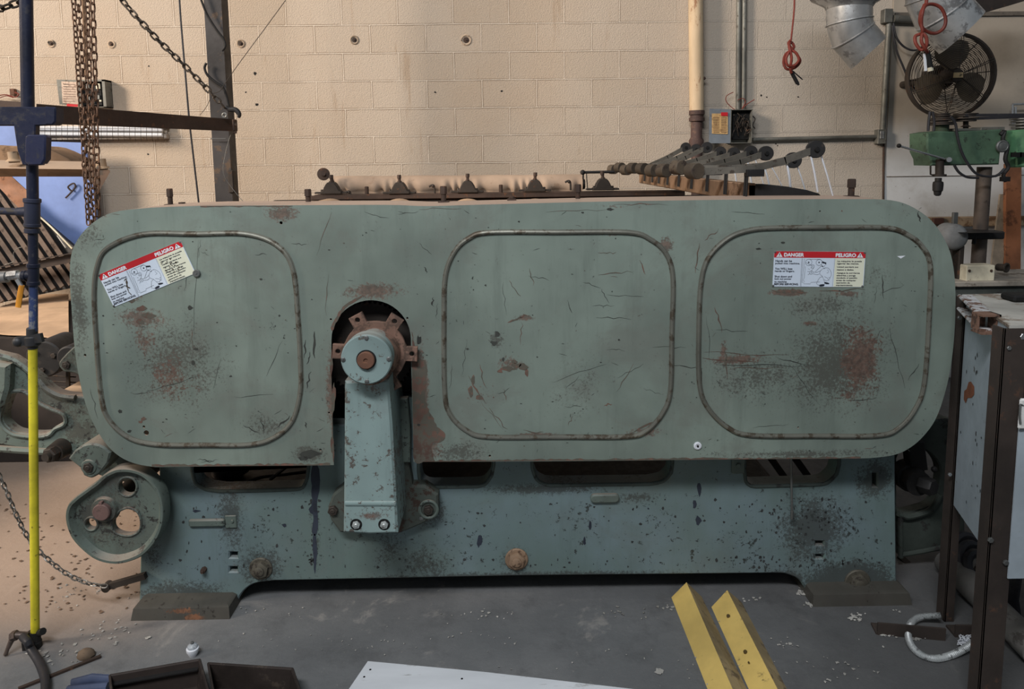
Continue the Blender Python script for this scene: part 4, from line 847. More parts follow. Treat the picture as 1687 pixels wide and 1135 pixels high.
# chains
def chain(name, px, pitch, wire, wid, mat_, label, grp='chains on the left', start=0):
    pts = [Vector(P(*p)) if len(p) == 3 else Vector(p[0]) for p in px]
    L = [0]; 
    for a, b in zip(pts[:-1], pts[1:]): L.append(L[-1]+(b-a).length)
    def at(s):
        for i in range(len(L)-1):
            if s <= L[i+1] or i == len(L)-2:
                t = (s-L[i])/(L[i+1]-L[i]); return pts[i].lerp(pts[i+1], t)
    n = int(L[-1]/pitch); mb = MB(); rr = random.Random(len(label)); tw = rr.uniform(0,6)
    for k_ in range(n):
        c0 = at((k_+.5)*pitch); t = (at(min((k_+1)*pitch, L[-1]))-at(k_*pitch)).normalized()
        a, u, w = mb.frame(t); ang = tw + k_*math.pi/2 + rr.uniform(-.25,.25); v = u*math.cos(ang)+w*math.sin(ang); hn = t.cross(v)
        loop = []; hl = pitch*.62-wid*.0; hw = wid
        for q in range(12):
            th = 2*math.pi*q/12; cx_ = math.cos(th); sx_ = math.sin(th)
            loop.append(c0 + t*(cx_*hw+(hl-hw)*(1 if cx_ > .01 else -1 if cx_ < -.01 else 0)) + v*sx_*hw)
        mb.tube(loop, wire, 5, True)
    o = mk(name, mb, mat_); return tag(o, label, 'chain', grp)
chm = worn('rusty_brown_chain', (92,70,56), (126,96,74), .5, 60, .6, .4); chd = worn('dark_chain', (66,60,54), (92,78,64), .5, 60, .55, .5)
Yc1 = 3.0
chain('hanging_chain', [(112,-200,Yc1),(120,-10,Yc1),(126,80,Yc1),(133,180,Yc1),(136,215,Yc1),(139,280,Yc1),(143,330,Yc1),(146,378,Yc1)], .022, .0030, .0085, chm, 'leftmost of the four rusty chains hanging left of the column')
chain('hanging_chain', [(122,-200,Yc1+.02),(128,-10,Yc1+.02),(134,80,Yc1),(140,180,Yc1),(143,280,Yc1),(148,330,Yc1),(151,374,Yc1)], .026, .0034, .0095, chm, 'second from left of the four rusty chains hanging left of the column')
chain('hanging_chain', [(142,-200,Yc1+.03),(144,-10,Yc1+.03),(146,80,Yc1),(149,180,Yc1),(151,280,Yc1),(154,330,Yc1),(156,368,Yc1)], .024, .0032, .009, chm, 'third from left of the four rusty chains hanging left of the column')
chain('hanging_chain', [(148,-200,Yc1-.02),(152,-10,Yc1-.02),(155,80,Yc1),(157,130,Yc1),(158,190,Yc1),(160,280,Yc1),(161,362,Yc1)], .032, .0036, .0105, chm, 'rightmost and thickest of the four rusty chains hanging left of the column')
m = MB(); m.cyl(P(130,-200,Yc1+.06), P(143,130,Yc1+.06), .008, 8); tag(mk('hanging_rod', m, wood_b), 'thin brown rod hanging behind the rusty chains', 'rod')
chain('diagonal_chain', [(60,-170,3.75),(192,-10,3.8),(222,25,3.8),(262,68,3.82),(300,104,3.84),(335,140,3.86),(362,168,3.88),(374,182,3.9)], .036, .0050, .0125, chd, 'dark chain running diagonally down to the hook on the bar')
chain('corner_chain', [(-120,-20,2.6),(-60,6,2.6),(-20,12,2.6),(5,14,2.6),(16,9,2.6),(34,3,2.6),(44,-6,2.6)], .030, .0042, .0110, chd, 'short dark chain crossing the top left corner')
fl = [(-12,765),(0,786),(12,812),(24,842),(36,868),(50,892),(66,910),(84,926),(104,942),(126,954),(148,962),(176,966)]
chain('floor_chain', [(x, y, 2.5+.04*math.sin(i*.3)) for i, (x, y) in enumerate(fl)], .021, .0028, .0072, worn('bare_steel_chain', (128,126,122), (80,76,70), .5, 60, .45, .7), 'thin steel chain sagging to the foot lever by the machine')

# column, cable and cords
Yo = 4.3
top = P(349,-10,Yo); bot = P(367,335,Yo); d = (top-bot); t0 = bot + d*((0-bot.z)/d.z); t1 = bot + d*((5.0-bot.z)/d.z)
t0.x = t1.x = bot.x*.5+top.x*.5; t0.y = t1.y = Yo
m = MB(); w_ = m2(12.5, Yo)
m.box((t0.x-w_, Yo, 0), (t0.x+w_, Yo+.008, 5)); m.box((t0.x-w_, Yo+.09, 0), (t0.x+w_, Yo+.098, 5)); m.box((t0.x-.004, Yo+.008, 0), (t0.x+.004, Yo+.09, 5)); m.box((t0.x+w_-.002, Yo-.004, 0), (t0.x+w_+.012, Yo+.098, 5)); 
col_ = mk('steel_column', m, worn('dark_grey_column_steel', (58,56,56), (92,76,62), .4, 12, .6, .2)); tag(col_, 'upright dark grey steel I-column standing by the back wall', 'column')
m = MB(); m.box((t0.x+w_-.004, Yo-.02, P(380,318,Yo).z), (t0.x+w_+.03, Yo+.04, P(380,280,Yo).z), .006); mk('column_bracket', m, dark_iron, col_)
m = MB(); m.tube([P(x,y,Yo+.25) for x,y in smooth([(284,-220),(295,-10),(300,60),(306,130),(312,200),(320,270),(328,340),(334,400)],4)], .006, 8); tag(mk('power_cable', m, rubber), 'thin dark cable hanging left of the steel column', 'cable')
m = MB(); m.tube([P(x,y,Yo-.03) for x,y in smooth([(328,-10),(340,22),(356,48),(368,64),(371,76),(366,84)],5)], .0065, 8); m.tube([P(x,y,Yo-.03) for x,y in smooth([(340,104),(337,112),(342,124),(356,136),(367,144),(373,158),(377,176)],5)], .0075, 8); tag(mk('looped_cord', m, black_m), 'black cord looped round the steel column', 'cord')
m = MB(); m.tube([P(x,y,Yo-.05) for x,y in smooth([(478,-10),(440,42),(400,96),(370,138),(362,150),(350,154)],4)], .0022, 5); m.tube([P(x,y,Yo-.05) for x,y in smooth([(350,154),(340,176),(329,190)],4)], .0016, 5); tag(mk('thin_wire', m, dark_iron), 'thin taut wire slanting up to the right from the column', 'wire')
m = MB(); m.tube([P(x,y,Yo-.05) for x,y in smooth([(380,222),(372,250),(368,285),(384,312),(406,338)],4)], .0016, 5); m.tube([P(x,y,Yo-.03) for x,y in ((347,228.5),(372,228.5))], .003, 5); tag(mk('tie_wire', m, steel), 'thin wire tied round the column below the bar', 'wire')

# wall fittings on the left
yw = YW
def wbox(mb, x0_, y0_, x1_, y1_, dep, off=0, bev=.003, yb=None):
    yb = yb or yw; a = P(x0_,y1_,yb-dep-off); b = P(x1_,y0_,yb-dep-off); mb.box((a.x, yb-off-dep, a.z), (b.x, yb-off, b.z), bev)
ep = thing('electrical_panel', P(140,178,yw), 'open grey electrical panel on the wall behind the hanging chains', 'electrical panel')
m = MB(); a = P(133,177,yw-.09); b = P(172,131,yw-.09)
m.box((a.x,yw-.005,a.z),(b.x,yw,b.z)); m.box((a.x,yw-.09,a.z),(a.x+.004,yw,b.z)); m.box((b.x-.02,yw-.09,a.z),(b.x,yw,b.z)); m.box((a.x,yw-.09,a.z),(b.x,yw,a.z+.004)); m.box((a.x,yw-.09,b.z-.012),(b.x,yw,b.z)); mk('enclosure', m, conduit_m, ep)
m = MB(); wbox(m, 137, 136, 166, 174, .05, .01); mk('breaker_block', m, black_m, ep)
for x_, y_, w2, h2 in ((144,142,5,8),(161,142,6,9),(142,150,2,2),(158,150,2,2),(146,162,3,6),(162,160,3,7),(154,168,3,4),(165,166,3,3)):
    m = MB(); wbox(m, x_-w2/2, y_-h2/2, x_+w2/2, y_+h2/2, .012, .06, .001); mk('breaker', m, [steel, cream_m][x_ % 2], ep)
m = MB(); slab(m, [(98,172,yw-.10),(133,174,yw-.09),(133,132,yw-.09),(93,131,yw-.10)], (0,.006,0)); dr = mk('door', m, conduit_m, ep)
m = MB(); slab(m, [(103,170,yw-.104),(130,172,yw-.094),(129,135,yw-.094),(101,134,yw-.104)], (0,.004,0)); mk('paper_label', m, worn('faded_paper', (196,176,158), (160,136,120), .5, 60, .8), dr)
m = MB()
for i in range(8):
    y_ = 138+i*4; slab(m, [(104,y_+1,yw-.106),(104+rs.uniform(14,23),y_+1.4,yw-.098),(124,y_+.6,yw-.098),(104,y_,yw-.106)], (0,.001,0))
mk('label_print', m, worn('faded_print', (150,126,112)), dr)
m = MB(); slab(m, [(110,175,yw-.106),(128,176,yw-.1),(128,172,yw-.1),(110,171,yw-.106)], (0,.002,0)); mk('red_strip', m, red_m, dr)

fx = thing('caged_strip_light', P(165,232,yw), 'unlit white fluorescent strip light in a wire cage on the wall', 'light')
m = MB(); wbox(m, 40, 204, 274, 214, .05); wbox(m, 40, 221, 274, 231, .05); wbox(m, 40, 206, 274, 229, .02); mk('housing', m, worn('worn_white_housing', (196,184,170), (150,130,112), .4, 30, .5), fx)
for y_ in (212, 221):
    m = MB(); m.cyl(P(40,y_-1,yw-.07), P(268,y_+1,yw-.07), m2(3.6,yw), 14); mk('tube', m, white_plain, fx)
m = MB()
for i in range(25):
    x_ = 46+i*9.3; m.tube([P(x_,202,yw-.03), P(x_,204,yw-.12), P(x_,227,yw-.12), P(x_+1,232,yw-.03)], .0016, 4)
for y_ in (204, 211, 218, 226): m.tube([P(40,y_,yw-.12), P(276,y_+1,yw-.12)], .0016, 4)
mk('wire_cage', m, dark_iron, fx)
m = MB(); wbox(m, 16, 146, 23, 157, .03); ob_ = mk('wire_box', m, rust); tag(ob_, 'small rusty junction box with loose red wires at the left edge', 'electrical box')
m = MB(); m.tube([P(x,y,yw-.05) for x,y in smooth([(-4,158),(8,156),(18,158),(26,160),(31,155),(24,152)],4)], .004, 5); m.tube([P(x,y,yw-.05) for x,y in smooth([(-4,163),(10,158),(22,161)],4)], .003, 5); mk('red_wire', m, orange_m, ob_)
for px, py, r, lb in ((85,72,5,'plugged anchor hole in the wall left of the hanging chains'),(184,73,5,'plugged anchor hole in the wall just right of the hanging chains'),(397,72,5.5,'plugged anchor hole in the wall right of the steel column'),(584,66,6,'plugged anchor hole in the wall above the cloth roll'),(768,66,7.5,'largest plugged anchor hole, dark and frayed, in the middle of the wall')):
    c = P(px, py, yw); m = MB(); m.torus(c-Vector((0,.002,0)), (0,1,0), m2(r,yw), .006, 20, 6)
    an = tag(mk('wall_anchor', m, worn('chipped_plaster', (176,156,134))), lb, 'wall anchor', 'plugged anchor holes in the block wall')
    m = MB(); m.lathe(c, (0,-1,0), [(m2(r*.65,yw),0),(m2(r*.5,yw),.006),(.006,.006),(.006,.016)], 14); mk('plug', m, rust_dark, an)

# ------------------------------------------------------------ left background machinery
m = MB(); m.prism(pl([(-60,204),(26,205),(76,233),(137,235),(152,292),(158,350),(158,420),(60,420),(-60,420)], 5.0), 5.0, 5.02, (), .003)
cv = mk('blue_machine_cover', m, blue_sheet_m); tag(cv, 'pale blue sheet-metal machine cover behind the hanging chains', 'cover')
m = MB(); m.tube([P(x,y,4.98) for x,y in smooth([(118,315),(112,308),(121,302),(124,308),(116,318),(108,326)],4)], .006, 5); tag(mk('dark_rag', m, rust_dark), 'small dark knotted rag hanging on the blue cover', 'rag')
bt = thing('cross_beam', P(60,292,3.5), 'dusty brown channel beam crossing in front of the blue cover', 'beam')
m = MB(); m.hexa([P(-40,291,3.62),P(140,291,3.62),P(140,290,3.7),P(-40,290,3.7),P(-40,277,3.5),P(140,279,3.5),P(140,266,3.62),P(-40,263,3.62)]); mk('beam', m, worn('dusty_tan_steel', (150,122,96), (110,86,66), .4, 12, .8, dust=.6), bt)
m = MB(); m.hexa([P(139,291,3.48),P(164,314,3.48),P(166,314,3.6),P(141,291,3.6),P(139,279,3.48),P(182,282,3.48),P(163,266,3.62),P(139,266,3.62)]); mk('end_plate', m, worn('brown_steel', (96,76,62)), bt)
for px, py in ((24,256),(168,268)):
    m = MB(); m.cyl(P(px,py+12,3.52), P(px-3,py-6,3.52), m2(8,3.5), 16); m.lathe(P(px,py+10,3.52),(0,0,1),[(m2(13,3.5),0),(m2(9,3.5),.012)],16); mk('stud', m, worn('tan_stud', (150,128,104)), bt)
m = MB(); m.prism(pl(smooth([(-40,238),(10,241),(34,240),(70,243),(112,262),(118,270)],3)+[(-40,270)], 3.75), 3.75, 3.95, (), .006); tag(mk('folded_canvas', m, worn('brown_canvas', (132,106,82), (96,76,58), .5, 8, .9)), 'brown folded canvas lying on the dusty cross beam', 'canvas')

rk = thing('slatted_rack', P(60,500,4.66), 'dark slatted rack sloping down behind the air pipe', 'rack')
def on_rack(x, y): t = min(max((y-250)/260, 0), 1); return P(x, y, 4.95-.28*t)
m = MB(); k2 = 0
for i in range(18):
    xb = -110+i*14.2; yb = 498-.25*xb; x1_, y1_ = xb, yb
    y0_ = 262.0; 
    # clip against the top right edge of the rack
    yi = (305.2+.86*xb-.593*yb)/.407
    y0_ = max(y0_, yi)
    if y0_ > yb-6: continue
    x0_ = xb-(yb-y0_)/1.45
    if x1_ < -30: continue
    a, b = on_rack(x0_, y0_), on_rack(x1_, y1_); m.bar(a, b, .030, .012, (0,-1,.3))
mk('slats', m, worn('grey_brown_slats', (96,82,72), (70,58,50), .5, 14, .75), rk)
m = MB(); bp = [on_rack(-40,262), on_rack(0,300), on_rack(37,339), on_rack(122,411), on_rack(122,474), on_rack(-40,508)]; n_ = len(bp); m.add([v+Vector((0,.03,-.0)) for v in bp]+[v+Vector((0,.06,0)) for v in bp], [tuple(range(n_)), tuple(range(2*n_-1,n_-1,-1))]+[(i,(i+1)%n_,n_+(i+1)%n_,n_+i) for i in range(n_)]); mk('backing', m, black_iron, rk)
m = MB(); m.tube([on_rack(x,y)+Vector((0,-.02,0)) for x,y in smooth([(36,336),(60,350),(88,374),(122,409)],4)], .006, 6); mk('edge_strip', m, cream_m, rk)
m = MB(); m.bar(P(-40,458,4.62),P(124,424,4.62),.03,m2(13,4.6)); m.bar(P(-40,447,4.60),P(124,416,4.60),.05,.006); mk('cross_rail', m, worn('dark_rail', (64,56,52), (96,80,66), .4, 14, .6, .2), rk)
m = MB()
for i in range(6): m.bar(P(-30+i*4,250+i*9,3.95), P(60-i*5,336+i*2-4,3.9), .02, .008, (0,-1,.3))
tag(mk('orange_battens', m, worn('orange_brown_wood', (150,108,82), (116,80,60), .4, 12, .7)), 'sunlit orange-brown wooden battens above the slatted rack', 'battens')
m = MB(); m.bar(P(95,388,4.65),P(109,408,4.62),.010,.005); tag(mk('white_strip', m, white_m), 'short white plastic strip lying on the dark slats', 'strip')
m = MB(); m.tube([P(x,y,4.57) for x,y in smooth([(8,436),(24,430),(22,418),(28,410),(36,407)],4)], .002, 5); tag(mk('loose_wire', m, steel), 'curled loose wire on the slatted rack', 'wire')

zt_ = P(60,553,3.85).z
wt = thing('work_table', (P(60,553,3.85).x, 4.2, 0), 'low work table covered by tan canvas behind the left end', 'table')
m = MB(); near = [(-157+i*9, 538+i*.62) for i in range(31)]; rows = []
far = lambda x: 500-.27*x if x < 45 else 487-.24*(x-45)
for j in range(13):
    row = []
    for x_, y_ in near:
        q = PZ(x_*1.0, y_, zt_); f = PZ(x_, far(x_)+2, zt_); p = q.lerp(f, j/12); row.append((p.x, min(p.y, 5.14), zt_+.006*math.sin(p.x*14+j*.7)+.006*math.sin(j*1.1+p.x*6)))
    rows.append(row)
m.sheet(rows); m.sheet([[(x,y,z-.008) for x,y,z in rows[0]], rows[0]]); mk('canvas_cover', m, canvas_m, wt, 80, False)
m = MB(); a = PZ(-150,548,zt_); b = PZ(122,556,zt_); m.box((a.x,3.90,.0),(b.x,4.95,zt_-.02),.005); mk('table_shade_block', m, worn('dark_brown_black_body', (44,38,35), (60,50,44), .4, 10, .8), wt)  # solid dark block added for the shade under the table
for x_ in ():
    for y_ in ():
        m = MB(); m.box((x_-.03,y_-.03,0),(x_+.03,y_+.03,zt_-.17),.003); mk('leg', m, black_iron, wt)

# ------------------------------------------------------------ back wall, right side
yp_ = YW-.07
m = MB(); m.cyl(P(1144,-250,yp_), P(1147.5,186,yp_), m2(11.5,yp_), 20)
pp = thing('drain_pipe', P(1148,245,yp_), 'cream painted rust-stained vertical pipe on the block wall', 'pipe'); mk('pipe', m, worn('cream_rusty_pipe_paint', (214,190,156), (146,104,74), .5, 10, .6, 0, .12, .15, stretch=(1,1,.35)), pp)
m = MB(); m.lathe(P(1148,182,yp_),(0,0,-1),[(m2(12.5,yp_),0),(m2(12.5,yp_),.03),(m2(10.5,yp_),.035),(m2(10.5,yp_),.05),(m2(12.5,yp_),.052),(m2(12.5,yp_),.075),(m2(9,yp_),.08),(m2(9,yp_),.19),(m2(12,yp_),.21),(m2(12,yp_),.26)],20); m.cyl(P(1148,240,yp_),P(1148,520,yp_),m2(9,yp_),14); m.ball(P(1160,129,yp_),.012,8,6); mk('fitting', m, worn('purple_brown_iron', (78,60,56), (100,78,68), .5, 30, .7), pp)
for px, nm in ((1216,'left'),(1225,'right')):
    m = MB(); m.cyl(P(px+3,-250,YW-.025), P(px,180,YW-.025), m2(4,YW), 12); tag(mk('conduit', m, conduit_m), '%s one of two grey conduits rising from the open breaker box' % nm, 'conduit', 'pair of conduits above the breaker box')
bx = thing('breaker_box', P(1205,237,YW), 'open grey breaker box with yellowed paper label on its door', 'electrical panel')
m = MB(); a = P(1203,236,YW-.10); b = P(1240,180,YW-.10)
m.box((a.x,YW-.005,a.z),(b.x,YW,b.z)); m.box((a.x,YW-.10,a.z),(a.x+.004,YW,b.z)); m.box((b.x-.004,YW-.10,a.z),(b.x,YW,b.z)); m.box((a.x,YW-.10,a.z),(b.x,YW,a.z+.004)); m.box((a.x,YW-.10,b.z-.004),(b.x,YW,b.z)); mk('enclosure', m, conduit_m, bx)
m = MB(); wbox(m, 1206, 184, 1236, 230, .04, .01); mk('breaker_block', m, black_m, bx)
r3 = random.Random(8)
m = MB()
for i in range(16): 
    x_, y_ = 1207+r3.random()*26, 186+r3.random()*24; m.tube([P(x,y,YW-.07-r3.random()*.03) for x,y in smooth([(x_,y_),(x_+r3.uniform(-7,7),y_+r3.uniform(4,12)),(x_+r3.uniform(-8,8),y_+r3.uniform(14,26))],3)], .003, 4)
m.tube([P(x,y,YW-.08) for x,y in smooth([(1238,190),(1244,196),(1240,206),(1244,212)],3)], .004, 5); mk('loose_wires', m, dark_iron, bx)
m = MB(); m.tube([P(x,y,YW-.06) for x,y in smooth([(1208,152),(1197,158),(1197,168),(1207,178),(1214,182)],3)], .003, 5); m.tube([P(x,y,YW-.06) for x,y in smooth([(1215,165),(1224,162),(1228,168),(1222,180),(1230,172),(1243,164)],3)], .003, 5); mk('loose_wires', m, orange_m, bx)
m = MB(); slab(m, [(1168,236,YW-.11),(1203,236,YW-.10),(1204,180,YW-.10),(1169,179,YW-.11)], (0,.006,0)); dr = mk('door', m, worn('blue_grey_door', (112,120,128), (84,84,84), .3, 20, .5), bx)
m = MB(); slab(m, [(1173,220,YW-.114),(1199,221,YW-.106),(1199,187,YW-.106),(1173,187,YW-.114)], (0,.003,0)); mk('paper_label', m, worn('yellowed_paper', (196,162,112), (160,128,88), .5, 60, .8), dr)
m = MB(); slab(m, [(1188,191,YW-.116),(1199,191,YW-.11),(1199,185,YW-.11),(1188,185,YW-.116)], (0,.002,0)); mk('red_mark', m, red_m, dr)
m = MB()
for i in range(10): 
    y_ = 193+i*2.7; slab(m, [(1175,y_+.9,YW-.1155),(1185,y_+.9,YW-.112),(1185,y_,YW-.112),(1175,y_,YW-.1155)], (0,.001,0)); slab(m, [(1188,y_+.9,YW-.112),(1197,y_+.9,YW-.109),(1197,y_,YW-.109),(1188,y_,YW-.112)], (0,.001,0))
mk('label_print', m, worn('label_ink', (120,92,70)), dr)
m = MB(); m.cyl(P(1240,230,YW-.03), P(1448,225,YW-.03), m2(3.2,YW), 12); tag(mk('conduit', m, conduit_m), 'horizontal grey conduit running right from the open breaker box', 'conduit')
jb = thing('junction_box', P(1453,237,YW), 'small grey junction box where the horizontal conduit ends', 'electrical box')
m = MB(); wbox(m, 1446, 213, 1461, 237, .06, .0); mk('box_body', m, conduit_m, jb); m = MB(); wbox(m, 1450, 216, 1457, 228, .004, .06, .001); mk('cover', m, galv, jb)
m = MB(); m.cyl(P(1465,30,YW-.03), P(1454,216,YW-.03), m2(4.6,YW), 12); tag(mk('conduit', m, conduit_m), 'vertical grey conduit beside the plaster seam', 'conduit')
m = MB(); wbox(m, 1457, 14, 1472, 37, .06); u_ = mk('junction_box', m, conduit_m); tag(u_, 'dark junction box at the top of the vertical conduit', 'electrical box')
m = MB(); m.cyl(P(1472,31,YW-.05), P(1530,33,YW-.05), m2(6,YW), 12); mk('nipple', m, conduit_m, u_)
for pts, lb in ((((1472,38),(1476,60),(1488,76),(1504,83),(1520,79),(1536,72)),'upper black cable drooping from the junction box towards the fan'),(((1470,42),(1476,80),(1488,110),(1500,138),(1512,150)),'lower black cable running from the junction box down to the fan')):
    m = MB(); m.tube([P(x,y,YW-.08) for x,y in smooth(list(pts),4)], .007, 6); tag(mk('fan_cable', m, rubber), lb, 'cable')

# hanging orange cords
Yn = 3.6
oc = thing('extension_cord', P(1306,140,Yn), 'knotted orange-red extension cord hanging in front of the block wall', 'cord')
m = MB(); m.tube([P(x,y,Yn) for x,y in smooth([(1311,-200),(1309,-12),(1308,20),(1305,50),(1303,68)],4)], .0045, 8); loopp = smooth([(1303,66,0),(1299,72,.01),(1306,82,-.01),(1313,90,-.02),(1318,101,-.01),(1310,111,0),(1297,114,.01),(1291,104,.02),(1294,90,.01),(1304,84,-.02),(1312,88,-.03),(1316,99,-.03),(1308,108,-.02),(1298,108,-.03),(1295,97,-.03),(1300,86,-.03),(1308,78,0),(1304,70,.02),(1300,76,-.02),(1304,95,-.03),(1302,112,-.02),(1304,120,-.01)],5)
m.tube([P(x,y,Yn+q) for x,y,q in loopp], .0068, 8); mk('cord', m, orange_m, oc)
m = MB(); m.cyl(P(1303,117,Yn),P(1314,138,Yn),.009,10); m.cyl(P(1306,117,Yn),P(1322,131,Yn),.003,6); m.cyl(P(1313,136,Yn),P(1316,140,Yn),.006,8); mk('plug', m, black_m, oc)
Yn = 3.7
oc = thing('extension_cord', P(1526,118,Yn), 'red extension cord with a loop hanging in front of the round fan', 'cord')
m = MB(); m.tube([P(x,y,Yn+q) for x,y,q in smooth([(1530,-200,0),(1527,-12,0),(1523,8,0),(1517,22,-.01),(1516,38,0),(1524,50,.02),(1540,55,.02),(1554,47,.0),(1558,32,0),(1551,14,0),(1537,7,0),(1524,10,-.02),(1519,24,-.03),(1518,40,-.02),(1520,52,-.02),(1516,56,0),(1508,60,.01),(1509,72,0),(1518,82,-.01),(1526,76,-.03),(1526,62,-.03),(1520,56,-.02),(1518,68,-.03),(1524,80,-.03),(1528,86,-.01)],5)], .0085, 8); mk('cord', m, orange_m, oc)
m = MB(); m.bar(P(1523,88,Yn),P(1525,117,Yn),.012,.006,(0,1,0)); mk('white_tag', m, white_plain, oc)
m = MB(); m.cyl(P(1527,84,Yn),P(1533,112,Yn),.014,10); mk('plug', m, black_m, oc); m = MB(); m.cyl(P(1532,111,Yn),P(1533,117,Yn),.0145,10); mk('plug_collar', m, cream_m, oc)

# galvanised ducts
def duct(Y, path, r, thick=.004, name='duct_elbow', lb='', open_dir=None):
    rr = m2(r, Y); pts = [P(x, y, Y) for x, y in path]; rings = []; dirs = []
    for i, p in enumerate(pts):
        a = (pts[min(i+1,len(pts)-1)]-pts[max(i-1,0)]); 
        if i == len(pts)-1: a = a + Vector((0,-.22*a.length,0))
        dirs.append(a.normalized())
    sec = []
    for p, d in zip(pts, dirs):
        u = d.cross(Vector((0,1,0))).normalized(); w = d.cross(u).normalized(); sec.append((p,u,w,d))
    m = MB(); n = 36
    R_ = lambda p,u,w,q: [p+(u*math.cos(2*math.pi*i/n)+w*math.sin(2*math.pi*i/n))*q for i in range(n)]
    outer = [R_(p,u,w,rr) for p,u,w,d in sec]; inner = [R_(p,u,w,rr-thick) for p,u,w,d in sec][::-1]
    m.loft(outer+inner, False); o = thing(name, pts[-1], lb, 'duct'); mk('elbow_shell', m, galv, o, 20)
    for p,u,w,d in sec[1:-1]:
        m = MB(); m.tube(R_(p,u,w,rr+.001), .005, 6, True); mk('seam_bead', m, galv, o)
    return o
d1 = duct(4.1, [(1399,5),(1399,36),(1405,58),(1431,88)], 34.5, lb='galvanised duct elbow hanging down, its dark mouth facing lower right')
m = MB(); c = P(1399,14,4.1); m.lathe(c,(0,0,1),[(m2(35,4.1),0),(m2(38,4.1),.02),(m2(58,4.1),.06),(m2(75,4.1),.14),(m2(78,4.1),.4)],40); mk('main_trunk', m, galv, d1)
d2 = duct(3.95, [(1540,-40),(1541,-6),(1552,20),(1584,54)], 43, lb='wider galvanised duct elbow at the top right, beside the round fan')
m = MB(); slab(m, [(1590,30,4.5),(1700,-2,4.5),(1700,-40,4.5),(1590,-8,4.5)], (0,.2,0)); tag(mk('roof_beam', m, brown_sheet), 'dark roof beam crossing the top right corner', 'beam')

# round fan
Yf = 4.62; fc = P(1568,125,Yf); fr = m2(66.5, Yf)
fan = thing('wall_fan', (fc.x, Yf+.1, fc.z-fr), 'large round dark wire-caged fan above the drill press', 'fan')
fax = Vector((-.12,-1,-.05)).normalized(); _, fu, fw = MB().frame(fax)
def fp(r, a, dz=0): return fc + (fu*math.cos(a)+fw*math.sin(a))*r - fax*(-dz)
m = MB()
for i in range(1, 23):
    r = fr*i/23; dome = .075*(1-(i/23)**2)**.5
    m.tube([fp(r, 2*math.pi*q/44, 0)+fax*dome for q in range(44)], .0018, 4, True)
for a in range(6):
    for e in (-.03,.03): m.tube([fp(fr*t, a*math.pi/3+.4+e, 0)+fax*(.075*(1-t*t)**.5+.003) for t in (.1,.3,.5,.7,.85,.95,1)], .0025, 4)
mk('front_grille', m, dark_iron, fan)
m = MB()
for i in range(3, 23, 2):
    r = fr*i/23; m.tube([fp(r, 2*math.pi*q/40, 0)-fax*(.06+.04*(1-(i/23)**2)) for q in range(40)], .0018, 4, True)
for a in range(8): m.tube([fp(fr*t, a*math.pi/4+.1)-fax*(.06+.04*(1-t*t)) for t in (.1,.5,.8,1)], .003, 4)
mk('rear_grille', m, dark_iron, fan)
m = MB(); m.tube([fp(fr, 2*math.pi*q/56) for q in range(56)], .009, 8, True); m.loft([[fp(fr, 2*math.pi*q/56)+fax*.004 for q in range(56)],[fp(fr, 2*math.pi*q/56)-fax*.06 for q in range(56)]], False); mk('rim', m, dark_iron, fan)
for b_ in range(3):
    a0 = .55+b_*2.09; m = MB(); g = []
    for j in range(9):
        t = j/8; row = []
        for i in range(7):
            r = fr*(.12+.74*i/6); hw = .25+.42*math.sin(math.pi*min(.15+.75*i/6,1)); a = a0+(t-.5)*2*hw*(1 if i else .6)
            row.append(fp(r, a)-fax*(.02+.035*(t-.5)))
        g.append(row)
    m.sheet(g); m.sheet([[v-fax*.003 for v in r_] for r_ in g][::-1]); mk('blade', m, worn('dusty_brown_blade_%d' % b_, (92,82,68), (70,60,50), .4, 12, .7), fan)
m = MB(); m.lathe(fc, tuple(fax), [(.045,-.09),(.045,.06),(.038,.078)], 20); hb_ = mk('hub', m, dark_iron, fan)
m = MB(); m.obox(fc+fax*.082, fu*.028, fw*.016, fax*.003); mk('hub_label', m, worn('tan_label', (196,172,130)), hb_)
m = MB(); m.lathe(fc-fax*.10, tuple(-fax), [(.07,0),(.08,.02),(.08,.16),(.06,.2)], 20); mk('motor', m, dark_iron, fan)
m = MB(); m.cyl(fc-fax*.2, (fc.x,YW-.012,fc.z), .025, 10); mk('wall_mount', m, dark_iron, fan)

# drill press
Yt = 4.25
zbench = P(1620,463,4.05).z
dp = thing('drill_press', (P(1622,300,Yt).x, Yt, zbench), 'bright green belt-driven drill press on the back bench below the fan', 'drill press')
m = MB(); m.prism(pl([(1524,219),(1540,216),(1572,217),(1646,213),(1648,220),(1643,271),(1600,272),(1531,273),(1530,262),(1524,250)], Yt-.07), Yt-.09, Yt+.09, (), .008); hd = mk('head', m, green2, dp)
m = MB(); c = P(1612,242,Yt-.09); m.torus(c, (0,1,0), .012, .003, 14, 5); mk('oil_port', m, green2, hd)
m = MB(); m.cyl(P(1622,275,Yt), (P(1622,275,Yt).x, Yt, zbench+.02), m2(11,Yt), 24); mk('column', m, worn('grey_brown_column', (88,78,70), (64,56,50), .4, 14, .6, .2), dp)
m = MB(); m.lathe((P(1622,275,Yt).x, Yt, zbench), (0,0,1), [(.075,0),(.075,.015),(.06,.02),(.05,.05)], 24); mk('base', m, black_iron, dp)
m = MB(); m.cyl(P(1551,218,Yt), P(1551,205,Yt), m2(11,Yt), 20); mk('spindle_boss', m, worn('dark_green_paint', (52,66,50), (70,58,46), .4, 20, .6), dp)
m = MB()
for y_, r in ((206,21),(203,18),(199,20),(196,16),(192,12),(189,12)): m.lathe(P(1552,y_,Yt),(0,0,1),[(m2(r,Yt),0),(m2(r,Yt),.008)],28)
m.cyl(P(1552,206,Yt),P(1552,186,Yt),m2(9,Yt),16); mk('step_pulley', m, dark_iron, dp)
m = MB()
